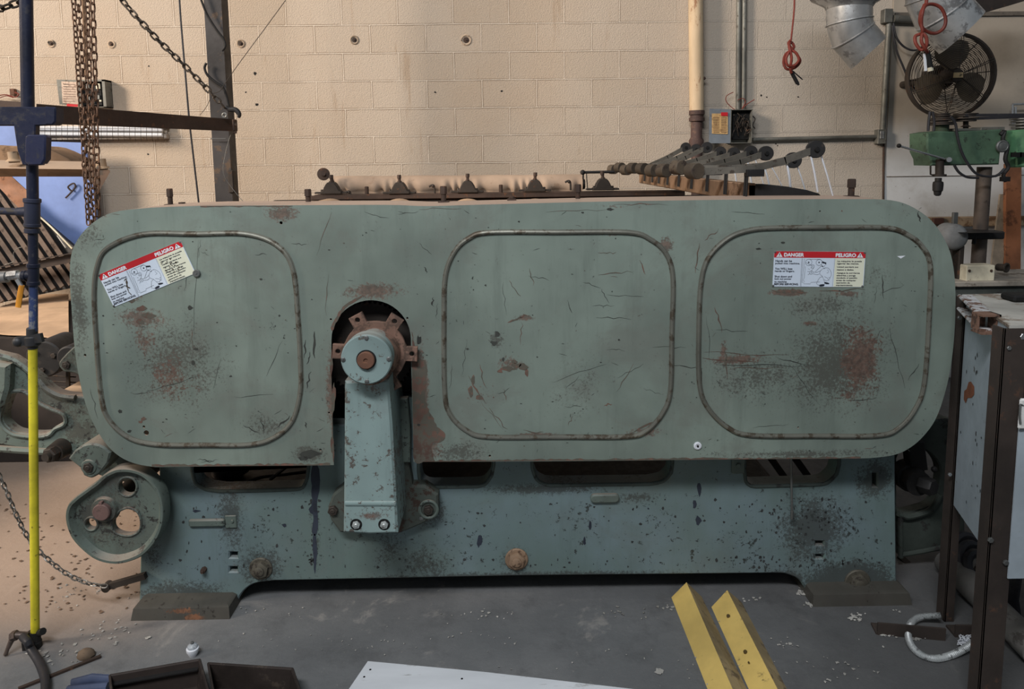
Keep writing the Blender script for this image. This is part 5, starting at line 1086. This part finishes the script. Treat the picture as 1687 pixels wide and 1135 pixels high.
for y_, r in ((200,15),(196,18),(192,17),(189,18)): m.lathe(P(1591,y_,Yt),(0,0,1),[(m2(r,Yt),0),(m2(r,Yt),.007)],24)
m.cyl(P(1591,213,Yt),P(1591,189,Yt),m2(4,Yt),12); m.lathe(P(1591,209,Yt),(0,0,1),[(m2(8,Yt),0),(m2(5,Yt),.008)],16); mk('idler_pulley', m, dark_iron, dp)
m = MB(); m.box(tuple(P(1572,216,Yt-.04)), tuple(P(1604,212,Yt+.04)), .003); m.box(tuple(P(1616,215,Yt-.05)),tuple(P(1637,210,Yt+.05)),.003); mk('cover_bracket', m, conduit_m, hd)
m = MB(); m.bar(P(1590,190,Yt-.05), P(1720,189,Yt-.05), .014, .016); m.bar(P(1560,197,Yt+.06), P(1720,191,Yt+.06), .014, .016); mk('drive_belt', m, rubber, dp)
m = MB(); m.cyl(P(1548,262,Yt-.09), P(1548,290,Yt-.09), m2(6.5,Yt), 16); m.lathe(P(1548,287,Yt-.09),(0,0,-1),[(m2(10,Yt),0),(m2(10,Yt),.012)],20); m.tube([P(1533,273,Yt-.09),P(1533,287,Yt-.09),P(1540,290,Yt-.09)],.005,6); ql = mk('quill', m, dark_iron, dp)
m = MB(); m.lathe(P(1546,293,Yt-.09),(0,0,-1),[(m2(5,Yt),0),(m2(5,Yt),.02),(m2(7.5,Yt),.024),(m2(8,Yt),.04),(m2(7.5,Yt),.075),(m2(6,Yt),.08),(m2(5,Yt),.10),(m2(2.5,Yt),.106)],20); mk('chuck', m, black_iron, ql)
m = MB(); m.cyl(P(1556,262,Yt-.12), P(1483,241,Yt-.20), .0065, 10); m.cyl(P(1560,263,Yt-.1),P(1564,263,Yt-.14),m2(4,Yt),12); ll = mk('feed_lever', m, chrome, dp)
m = MB(); m.ball(P(1481,240,Yt-.20), .0125, 12, 8); mk('lever_ball', m, black_m, ll)
m = MB(); m.lathe(P(1651,241,Yt-.1),(0,-1,0),[(m2(5,Yt),0),(m2(9,Yt),.004),(m2(9.5,Yt),.012),(m2(7,Yt),.016),(m2(3,Yt),.018)],8,.2); m.torus(P(1651,241,Yt-.11),(0,1,0),m2(8,Yt),.008,20,6); mk('handwheel', m, steel, dp)
m = MB()
m.tube([P(x,y,Yt-.1) for x,y in smooth([(1648,222),(1655,216),(1652,230),(1660,240),(1656,262),(1661,275),(1653,288),(1657,299)],4)], .011, 6); m.box(tuple(P(1652,299,Yt-.11)),tuple(P(1659,291,Yt-.08))); mk('tension_linkage', m, black_iron, dp)
m = MB(); mo = P(1686,242,Yt); m.cyl(P(1686,274,Yt), P(1686,213,Yt), m2(25,Yt), 28, None, .01); mm = mk('motor', m, worn('light_green_motor_paint', (92,142,104), (64,76,62), .4, 20, .5), dp)
m = MB()
for x_ in (1674,1682): m.box(tuple(P(x_-1.6,259,Yt-.13)),tuple(P(x_+1.6,251,Yt-.09)))
mk('vent_slots', m, black_m, mm)
m = MB()
for y_, r in ((211,20),(206,23),(201,21),(197,23)): m.lathe(P(1690,y_,Yt),(0,0,1),[(m2(r,Yt),0),(m2(r,Yt),.007)],24)
m.cyl(P(1690,214,Yt),P(1690,196,Yt),m2(14,Yt),16); mk('motor_pulley', m, steel, mm)
for pts in (((1566,192),(1574,204),(1577,224),(1584,250),(1596,272),(1612,288),(1640,290),(1655,278)),((1572,272),(1580,284),(1594,292),(1612,293)),((1532,184),(1530,200),(1529,216)),((1536,184),(1539,200),(1538,216))):
    m = MB(); m.tube([P(x,y,Yt-.14) for x,y in smooth(list(pts),4)], .0075, 6); mk('power_cord', m, rubber, dp)
m = MB(); m.box(tuple(P(1590,395,Yt-.06)), tuple(P(1634,378,Yt+.06)), .006); m.box(tuple(P(1586,384,Yt-.2)),tuple(P(1612,376,Yt+.05)),.004); m.cyl(P(1634,392,Yt),P(1641,380,Yt),.012,8); m.cyl(P(1604,402,Yt-.05),P(1606,390,Yt-.05),.012,8); mk('table_clamp', m, black_iron, dp)

# bench and what stands on it
bn = thing('workbench', (P(1640,463,4.05).x, 4.35, 0), 'long grey workbench against the plaster wall behind the cabinet', 'workbench')
xa = P(1540,463,4.05).x
m = MB(); m.box((xa,4.03,zbench-.03),(xa+2.2,4.46,zbench),.004); mk('bench_top', m, worn('dusty_bench_top', (150,144,134), (112,104,94), .5, 8, .8), bn)
m = MB(); m.box((xa+.01,4.06,zbench-.12),(xa+2.2,4.10,zbench-.03),.003); mk('apron', m, worn('dark_green_grey', (70,74,70), (54,54,52), .4, 12, .7), bn)
for x_ in (xa+.05, xa+2.1):
    for y_ in (4.12, 4.38):
        m = MB(); m.box((x_-.04,y_-.04,0),(x_+.04,y_+.04,zbench-.03),.003); mk('leg', m, wood_m, bn)
gr_ = thing('grey_tank', P(1574,440,4.12), 'round pale grey tank end showing past the right end of the guard', 'tank')
c = P(1574,391,4.12); m = MB(); m.lathe(c,(0,1,0),[(.0,-.03),(m2(14,4.12),-.024),(m2(20,4.12),-.008),(m2(22.5,4.12),.012),(m2(22.5,4.12),.09),(m2(18,4.12),.11)],32); mk('tank_body', m, worn('mottled_grey_casting', (132,134,134), (104,104,104), .5, 10, .7), gr_)
m = MB(); m.box((c.x-.05,4.12,zbench),(c.x-.01,4.2,c.z-.05),.004); mk('tank_leg', m, dark_iron, gr_); m = MB(); m.box((c.x+.03,4.12,zbench),(c.x+.06,4.2,c.z-.05),.004); mk('tank_leg', m, dark_iron, gr_)
m = MB(); b = P(1577,350,4.14); m.box((b.x-.02,4.14,c.z+.06),(b.x+.008,4.16,b.z),.002); mk('bracket', m, steel, gr_)
m = MB(); wbox(m, 1592,437,1640,453,.09,0,.004,4.15); m.v = [Vector((v.x,v.y,max(v.z,zbench+.0005) if v.z > min(q.z for q in m.v)+.02 else zbench+.0005)) for v in m.v]; bb = mk('cream_box', m, cream_m); tag(bb, 'low cream metal box with two screws on the workbench', 'box')
for x_ in (1597, 1633): m = MB(); m.lathe(P(x_,446,4.058),(0,-1,0),[(.008,0),(.008,.003)],10); mk('screw', m, rust_dark, bb)
m = MB(); m.cyl(P(1644,440,4.25),P(1656,441,4.2),.022,14); m.torus(P(1658,441,4.18),(.4,-1,0),.024,.007,16,6); tag(mk('pipe_fitting', m, dark_iron), 'dark round pipe fitting on the workbench right of the cream box', 'fitting')
m = MB(); slab(m, [(1655,640,4.85),(1680,640,4.85),(1683,270,5.1),(1658,270,5.1)], (0,.03,0)); tag(mk('brown_plank', m, worn('reddish_brown_plank', (128,84,58), (96,62,44), .5, 8, .75)), 'reddish brown wooden plank leaning on the plaster wall', 'plank')
m = MB(); slab(m, [(1618,560,4.9),(1640,560,4.9),(1664,320,5.1),(1648,320,5.1)], (0,.015,0)); tag(mk('grey_board', m, worn('grey_brown_board', (134,124,110), (110,98,84), .4, 8, .8)), 'narrow grey-brown board leaning behind the drill press column', 'board')
m = MB(); 
for a_, b_ in (((1668,172),(1668,205)),((1668,172),(1720,170)),((1673,176),(1673,205))): m.cyl(P(*a_,5.1),P(*b_,5.1),.008,8)
tag(mk('wall_bracket', m, galv), 'thin pale metal frame on the wall above the drill motor', 'bracket')
m = MB(); wbox(m, 1538, 359, 1556, 370, .06, .012, .003, YW); tag(mk('brown_block', m, worn('dark_red_brown', (92,58,48))), 'small red-brown block behind the right end of the guard', 'block')

# ------------------------------------------------------------ right foreground cabinet
YBk, YFr = 2.38, 1.96
ztop = P(1580,487,YBk).z; Xb = P(1573,800,YBk).x; Xf = P(1655,640,YFr).x
cb_ = thing('control_cabinet', (Xf+.25, 2.15, 0), 'tall pale grey-blue sheet-metal cabinet on dark angle-iron legs at the right edge', 'cabinet')
zb0 = P(1569,832,YBk).z; zb1 = P(1634,925,YFr).z
m = MB(); m.add([(Xb,YBk,zb0),(Xf,YFr,zb1),(Xf,YFr,ztop-.006),(Xb,YBk,ztop-.006),(Xb+.004,YBk,zb0),(Xf+.004,YFr,zb1),(Xf+.004,YFr,ztop-.006),(Xb+.004,YBk,ztop-.006)],[(0,1,2,3),(7,6,5,4),(0,4,5,1),(1,5,6,2),(2,6,7,3),(3,7,4,0)])
def on_side(t, py):    # point on the side sheet at fraction t front-ward, pixel row py
    X_, Y_ = Xb+(Xf-Xb)*t, YBk+(YFr-YBk)*t; px = CX + 1.0*(X_/Y_)*FPX; q = P(px, py, Y_); return Vector((X_, Y_, q.z))
nrm = Vector((-(YBk-YFr), -(Xb-Xf)*1.0, 0)).normalized()
m.m = 1
for poly in ([(.10,.605),(.16,.60),(.20,.625),(.30,.64),(.36,.66),(.35,.685),(.26,.69),(.20,.68),(.16,.65),(.10,.635)],): m.add([Vector((Xb+(Xf-Xb)*t, YBk+(YFr-YBk)*t, v*1.0+.245))-Vector((.0012,.0,0)) for t, v in poly], [tuple(range(len(poly)))])
m.m = 2; r5 = random.Random(2)
for i in range(26):
    t, v, h = r5.uniform(.05,.95), r5.uniform(.45,1.05), r5.uniform(.003,.010); m.add([Vector((Xb+(Xf-Xb)*(t+dt*.012), YBk+(YFr-YBk)*(t+dt*.012), v+dv*h))-Vector((.001,0,0)) for dt, dv in ((-1,-.2),(-.2,-1),(.8,-.4),(.6,.5),(0,1),(-.8,.4))], [tuple(range(6))])
m.m = 0
mk('side_panel', m, [grey_paint, worn('bare_orange_primer', (158,96,66), (132,80,58), .3, 20, .7), worn('dark_nick', (72,74,76))], cb_)
m = MB(); m.hexa([(Xf-.006,YFr-.01,ztop-.008),(Xf+.6,YFr-.01,ztop-.008),(Xb+.6,YBk+.05,ztop-.008),(Xb-.004,YBk+.02,ztop-.008),(Xf-.006,YFr-.01,ztop),(Xf+.6,YFr-.01,ztop),(Xb+.6,YBk+.05,ztop),(Xb-.004,YBk+.02,ztop)]); mk('top_panel', m, worn('worn_dirty_white_top', (176,174,166), (126,112,98), .7, 9, .65, 0, .15, .1), cb_)
def channel(y_off, h):
    pass
zc1 = P(1578,490,YBk-.02).z; zc0 = P(1575,511,YBk-.02).z
m = MB(); o_ = Vector((-.045,0,0))
A = Vector((Xb+.012,YBk-.01,0)); B = Vector((Xf+.035,YFr+.11,0)); dv = (B-A)
for z_, in_ in ((zc1,0),(zc0,0)):
    a = A+Vector((0,0,z_)); b = B+Vector((0,0,z_)); m.add([a+o_,b+o_,b,a,a+o_+Vector((0,0,.006)),b+o_+Vector((0,0,.006)),b+Vector((0,0,.006)),a+Vector((0,0,.006))],[(0,1,2,3),(7,6,5,4),(0,4,5,1),(1,5,6,2),(2,6,7,3),(3,7,4,0)])
    m.tube([a+o_+Vector((0,0,.003)), b+o_+Vector((0,0,.003))], .006, 6)
mk('cable_channel', m, worn('chipped_white_channel', (190,190,190), (104,78,64), .7, 24, .6), cb_)
m = MB(); m.box((B.x-.052,B.y-.002,zc0-.004),(B.x-.046,B.y+.02,zc1+.008)); m.box((B.x+.0,B.y-.02,zc0-.004),(B.x+.006,B.y+.03,zc1+.01)); m.box((B.x-.05,B.y-.02,zc1+.004),(B.x+.006,B.y+.03,zc1+.010)); m.box((B.x-.05,B.y-.02,zc0-.006),(B.x+.006,B.y+.03,zc0)); m.box((B.x-.04,B.y+.04,zc0),(B.x,B.y+.045,zc1)); mk('channel_end_frame', m, worn('rusty_end', (112,86,72), (74,58,50), .6, 30, .7), cb_)
def leg(name, x, y, w, d, ztp, xr=1):
    m = MB(); m.box((x,y,0),(x+w,y+.006,ztp),.001); m.box((x,y,0),(x+.006,y+d,ztp),.001); return mk(name, m, brown_sheet, cb_)
xl = PZ(1618,1150,.0); xleg = P(1632,860,YFr-.012).x
l1 = leg('leg', xleg, YFr-.012, m2(41,YFr), .05, ztop-.008)
l2 = leg('leg', P(1561,940,YBk+.0).x, YBk+.0, m2(17,YBk), .05, ztop-.01)
l3 = leg('leg', Xf+.55, YFr-.012, .06, .05, ztop-.01); l4 = leg('leg', Xb+.52, YBk, .05, .05, ztop-.01)
for px, py in ((1656,926),(1631,889)):
    c = P(px, py, YFr-.014); m = MB(); m.hexnut(c, (0,-1,0), m2(5,YFr), .006, .2); mk('hex_bolt', m, steel, cb_)
m = MB(); c = P(1564,781,YBk-.002); m.hexnut(c, (0,-1,0), m2(3.4,YBk), .006); mk('hex_bolt', m, chrome, cb_)
m = MB(); m.hexnut(P(1661,573,YFr-.01),(0,-1,0),m2(4,YFr),.006); m.hexnut(P(1580,523,YBk-.01),(0,-1,0),m2(3.5,YBk),.006); mk('screw_head', m, steel, cb_)
xR = xleg+m2(12,YFr)
m = MB(); m.box((xR,YFr,P(1680,705,YFr).z),(Xf+.56,YFr+.004,ztop-.01)); mk('front_panel', m, brown_sheet, cb_)
m = MB(); m.box((P(1672,800,YFr-.018).x,YFr-.018,P(1680,947,YFr).z),(Xf+.56,YFr-.014,P(1680,700,YFr).z)); mk('lower_front_panel', m, grey_paint, cb_)
m = MB(); c = P(1682,553,YFr-.002); m.lathe(c,(0,-1,0),[(m2(13,YFr),0),(m2(13,YFr),.004),(m2(9,YFr),.008),(m2(8,YFr),.005)],24); dl = mk('round_knob_plate', m, cream_m, cb_); m = MB(); m.hexnut(c-Vector((0,.004,0)),(0,-1,0),m2(6,YFr),.008); mk('knob', m, chrome, dl)
m = MB(); a = P(1674,706,YFr-.02); b = P(1702,655,YFr-.02); m.box((a.x,YFr-.03,a.z),(b.x,YFr-.02,b.z),.008); so = mk('switch_plate', m, white_m, cb_); m = MB(); m.tube([P(x,y,YFr-.031) for x,y in smooth([(1681,668),(1680,685),(1681,698)],3)],.003,6); m.tube([P(x,y,YFr-.031) for x,y in smooth([(1686,668),(1681,666),(1680,672)],3)],.002,6); mk('switch_slot', m, steel, so)
m = MB(); m.box(tuple(P(1672,484,2.25)+Vector((0,0,-.005))), tuple(P(1700,473,2.32)+Vector((0,0,.01))), .006); m.v = [v+Vector((0,0,0)) for v in m.v]
zz0 = min(v.z for v in m.v); m.v = [v+Vector((0,0,ztop-zz0+.0005)) for v in m.v]; tag(mk('black_tool', m, black_m), 'small black tool lying on top of the right cabinet', 'tool')

# floor clutter at the right
m = MB(); path = smooth([tuple(PZ(x,y,.012+q)) for x,y,q in ((1550,1014,.03),(1530,1015,.02),(1512,1018,.01),(1500,1028,0),(1496,1045,0),(1502,1064,0),(1518,1079,0),(1540,1085,0),(1565,1080,0),(1590,1068,.01),(1612,1052,.02),(1624,1040,.05),(1632,1010,.15))], 40)
m.tube(path, lambda t: .0105+.0018*math.sin(t*750), 8); tag(mk('flexible_conduit', m, worn('dirty_white_flex', (176,180,180), (110,112,112), .5, 60, .45, .4)), 'ribbed flexible metal conduit curling on the floor by the cabinet', 'conduit')
m = MB(); r6 = random.Random(6)
for i in range(16): m.tube(smooth([tuple(PZ(r6.uniform(1576,1600),r6.uniform(1045,1062),.006+r6.random()*.02)) for _ in range(3)]+[tuple(PZ(r6.uniform(1600,1622),r6.uniform(1052,1075),.006)) for _ in range(2)],3), .0013, 4)
tag(mk('frayed_wires', m, white_plain), 'frayed white strands beside the flexible conduit', 'wires', None, 'stuff')
for a_, b_, lb in (((1446,1046),(1558,1056),'dark angle iron on the floor left of the back cabinet leg'),((1574,1050),(1720,1052),'dark angle iron on the floor between the cabinet legs')):
    a = PZ(*a_, .0); b = PZ(*b_, .0); m = MB(); m.bar(a+Vector((0,.004,.022)), b+Vector((0,.004,.022)), .008, .044); m.bar(a+Vector((0,.03,.004)), b+Vector((0,.03,.004)), .055, .008); tag(mk('angle_iron', m, brown_sheet), lb, 'angle iron')
m = MB(); a = PZ(1560,925,.06); b = PZ(1710,1075,.05); m.cyl(a, b, .05, 22); tag(mk('floor_pipe', m, worn('dusty_grey_pipe', (112,110,106), (84,80,76), .4, 12, .7)), 'thick grey pipe lying on the floor behind the cabinet', 'pipe')
m = MB()
for i in range(3): m.torus(PZ(1608+i*8, 925+i*10, .10)+Vector((0,.05,0)), (.3,-1,.5), .07-.012*i, .018, 22, 8)
tag(mk('rubber_hose_coil', m, rubber), 'black rubber hose coil on the floor under the cabinet', 'hose')
m = MB(); m.tube([PZ(x,y,z) for x,y,z in ((1672,1010,.02),(1668,985,.08),(1672,955,.2),(1675,930,.32))], .02, 10); tag(mk('ribbed_hose', m, rubber), 'short ribbed hose hanging below the lower cabinet panel', 'hose')

# yellow bars
def roof_bar(L, A, Rr, ha, lb, notch=False):
    m = MB(); l0, l1 = PZ(*L[0]), PZ(*L[1]); r0_, r1_ = PZ(*Rr[0]), PZ(*Rr[1]); a0, a1 = PZ(*A[0], ha), PZ(*A[1], ha)
    ext = lambda p, q: q+(q-p)*1.2
    l2, r2_, a2 = ext(l0,l1), ext(r0_,r1_), ext(a0,a1)
    th = .005; dn = Vector((0,0,-.007))
    li0, li2, ri0, ri2 = l0+Vector((.012,0,0)), l2+Vector((.012,0,0)), r0_-Vector((.010,0,0)), r2_-Vector((.010,0,0))
    m.add([l0,a0,r0_,ri0,a0+dn,li0, l2,a2,r2_,ri2,a2+dn,li2],[(0,1,7,6),(1,2,8,7),(2,3,9,8),(3,4,10,9),(4,5,11,10),(5,0,6,11),(0,5,4,1),(1,4,3,2),(6,7,10,11),(7,8,9,10)])
    m.mi[1] = 1  # right face takes the darker brown
    o = mk('yellow_angle_bar', m, [yellow_bar, worn('dull_yellow_brown', (150,132,98), (110,96,76), .5, 14, .7)], None, 20); return tag(o, lb, 'angle bar', 'yellow angle bars on the floor')
roof_bar([(1106,984),(1166,1136)], [(1131,959),(1207,1135)], [(1156,983),(1231,1136)], .045, 'left and taller of the two yellow painted angle bars on the floor')
yb2 = roof_bar([(1172,1000),(1234,1136)], [(1198,972),(1281,1135)], [(1222,992),(1297,1136)], .038, 'right one of the two yellow painted angle bars, with dark holes')
for x_, y_ in ((1200,1015),(1228,1074),(1234,1092)):
    m = MB(); c = PZ(x_, y_, .022); m.lathe(c, (-.6,-.1,.8), [(.007 if y_<1080 else .003,0),(.006 if y_<1080 else .003,.004)], 12); mk('bolt_hole', m, worn('dark_hole', (84,68,36)), yb2)

# white board, trays, bulb
m = MB(); pts = [PZ(606,1089,.012), PZ(800,1107,.012), PZ(1052,1136,.012), PZ(1140,1215,.012), PZ(520,1215,.012)]
n_ = 5; m.add([v-Vector((0,0,.012)) for v in pts]+pts, [tuple(range(n_))[::-1], tuple(range(n_,2*n_))]+[(i,(i+1)%n_,n_+(i+1)%n_,n_+i) for i in range(n_)])
bd = mk('white_board', m, worn('scuffed_white_board', (214,218,222), (160,160,158), .3, 14, .6, 0, .05, .05, stretch=(.4,2,1))); tag(bd, 'large white painted board lying flat on the floor', 'board')
for x_, y_ in ((610,1103),(600,1115),(761,1118)): m = MB(); m.lathe(PZ(x_,y_,.012),(0,0,1),[(.004,0),(.003,.001)],8); mk('nail_head', m, black_m, bd)
tray_m = worn('dark_brown_tray_steel', (64,56,52), (84,74,66), .4, 14, .55, .3)
def tray(tp, h, lb, ledge=False):
    T = [PZ(x, y, h) for x, y in tp]; c = sum(T, Vector())/4; 
    o = thing('steel_tray', (c.x, c.y, 0), lb, 'tray', 'open steel trays on the floor')
    Bm = [Vector((c.x+(t.x-c.x)*.93, c.y+(t.y-c.y)*.93, .004)) for t in T]
    for i in range(4):
        j = (i+1) % 4; m = MB(); inw = [ (c-T[i]).normalized()*.006, (c-T[j]).normalized()*.006 ]
        for v in inw: v.z = 0
        m.hexa([Bm[i],Bm[j],Bm[j]+inw[1],Bm[i]+inw[0],T[i],T[j],T[j]+inw[1],T[i]+inw[0]]); m.tube([T[i],T[j]], .004, 6); mk('tray_wall', m, tray_m, o)
    m = MB(); m.add([b-Vector((0,0,.004)) for b in Bm]+Bm, [(0,1,2,3),(4,5,6,7),(0,1,5,4),(1,2,6,5),(2,3,7,6),(3,0,4,7)]); mk('tray_bottom', m, tray_m, o)
    if ledge: m = MB(); m.bar(T[0].lerp(Bm[0],.25)+Vector((0,-.01,0)), T[1].lerp(Bm[1],.25)+Vector((0,-.01,0)), .02, .004); mk('inner_ledge', m, black_iron, o)
tray([(181,1113),(329,1087),(352,1170),(190,1205)], .085, 'left open brown steel tray, beside the light bulb', True)
tray([(343,1093),(482,1102),(508,1180),(360,1185)], .08, 'right open brown steel tray, next to the white board')
lbp = PZ(318,1080,.0); lb_ = thing('light_bulb', (lbp.x,lbp.y,0), 'white and clear light bulb standing behind the left steel tray', 'light bulb')
m = MB(); rb = m2(10,lbp.y); m.lathe((lbp.x,lbp.y,0),(0,0,1),[(rb*.6,0),(rb*.8,.008),(rb*1.05,.02),(rb*1.05,.028),(rb*.85,.030)],24); mk('bulb_body', m, white_plain, lb_)
m = MB(); m.ball((lbp.x,lbp.y,.034), rb*.86, 18, 9, (1,1,.7)); 
k = N('frosted_glass'); k.b.inputs['Transmission Weight'].default_value = .6; k.b.inputs['Alpha'].default_value = 1; gl = k.out(lin((220,226,230)), .15)
mk('glass_dome', m, gl, lb_); m = MB(); m.hexnut((lbp.x,lbp.y,.034+rb*.55),(0,0,1),rb*.3,.006); mk('bulb_cap', m, steel, lb_)
m = MB(); a = PZ(120,1128,.02); b = PZ(186,1122,.02); m.tube([a, a.lerp(b,.5)+Vector((0,0,.012)), b], .02, 10, False, .6); m.tube([a+Vector((0,-.03,0)), b+Vector((0,-.03,0))], .018, 8); tag(mk('blue_plastic_piece', m, worn('slate_blue_plastic', (72,82,108), (54,58,72), .4, 14, .5)), 'slate blue plastic piece left of the left steel tray', 'plastic piece')
m = MB(); a = PZ(30,1135,.004); b = PZ(166,1081,.004); m.bar(a, b, .012, .008); tag(mk('floor_strip', m, rust_dark), 'thin rusty metal strip on the floor beside the air hose', 'strip')
m = MB(); c = PZ(142,1082,0); m.ball(c+Vector((0,0,.008)), .03, 10, 6, (1,.8,.7)); tag(mk('dirt_clod', m, worn('brown_clod', (122,104,86), (96,80,66), .6, 40, .95)), 'small brown clod of dirt on the floor near the hose', 'debris')

# lint and chips scattered on the concrete
m = MB(); r7 = random.Random(12)
def flake(x, y, s, h=.004):
    c = PZ(x, y, .0012); n = 6; m.add([c+Vector((s*math.cos(q)*r7.uniform(.3,1), s*math.sin(q)*r7.uniform(.3,1), r7.uniform(0,h))) for q in [i*2*math.pi/n for i in range(n)]]+[c+Vector((0,0,h))], [(i,(i+1)%n,n) for i in range(n)])
for cx_, cy_, sx_, sy_, n_, s in ((1030,1010,40,8,14,.008),(1100,1000,20,6,8,.008),(1230,990,20,5,8,.009),(1410,1018,8,6,26,.009),(1318,975,6,6,14,.010),(1335,995,10,4,14,.009),(1458,1045,14,5,14,.010),(1475,1005,6,2,3,.008),(800,1012,50,6,16,.006),(760,1050,60,16,12,.005),(100,1075,60,14,22,.009),(170,1040,60,20,24,.007),(120,980,60,14,20,.007),(240,1050,6,3,2,.012),(450,1010,90,10,10,.005),(1085,1108,4,2,3,.016),(1510,1052,16,4,10,.009),(1290,1062,20,8,10,.007),(1150,1085,300,40,36,.005),(600,1060,200,20,30,.004),(1390,1108,90,20,16,.008)):
    for _ in range(n_):
        x_, y_ = r7.gauss(cx_, sx_*.6), r7.gauss(cy_, sy_*.6)
        if y_ < 962: continue
        flake(x_, y_, s*r7.uniform(.5,1.3))
tag(mk('floor_lint', m, worn('pale_lint', (162,160,154), (128,126,120), .4, 40, .9), None, 35, False), 'pale lint and paint chips scattered over the concrete floor', 'debris', None, 'stuff')
m = MB()
for _ in range(170):
    x_, y_ = r7.uniform(-30,230), r7.uniform(830,1010); flake(x_, y_, r7.uniform(.004,.013), .003)
tag(mk('dirt_crumbs', m, worn('brown_crumbs', (104,84,68), (80,64,52), .5, 40, .95), None, 35, False), 'brown dirt crumbs scattered on the floor under the floor chain', 'debris', None, 'stuff')
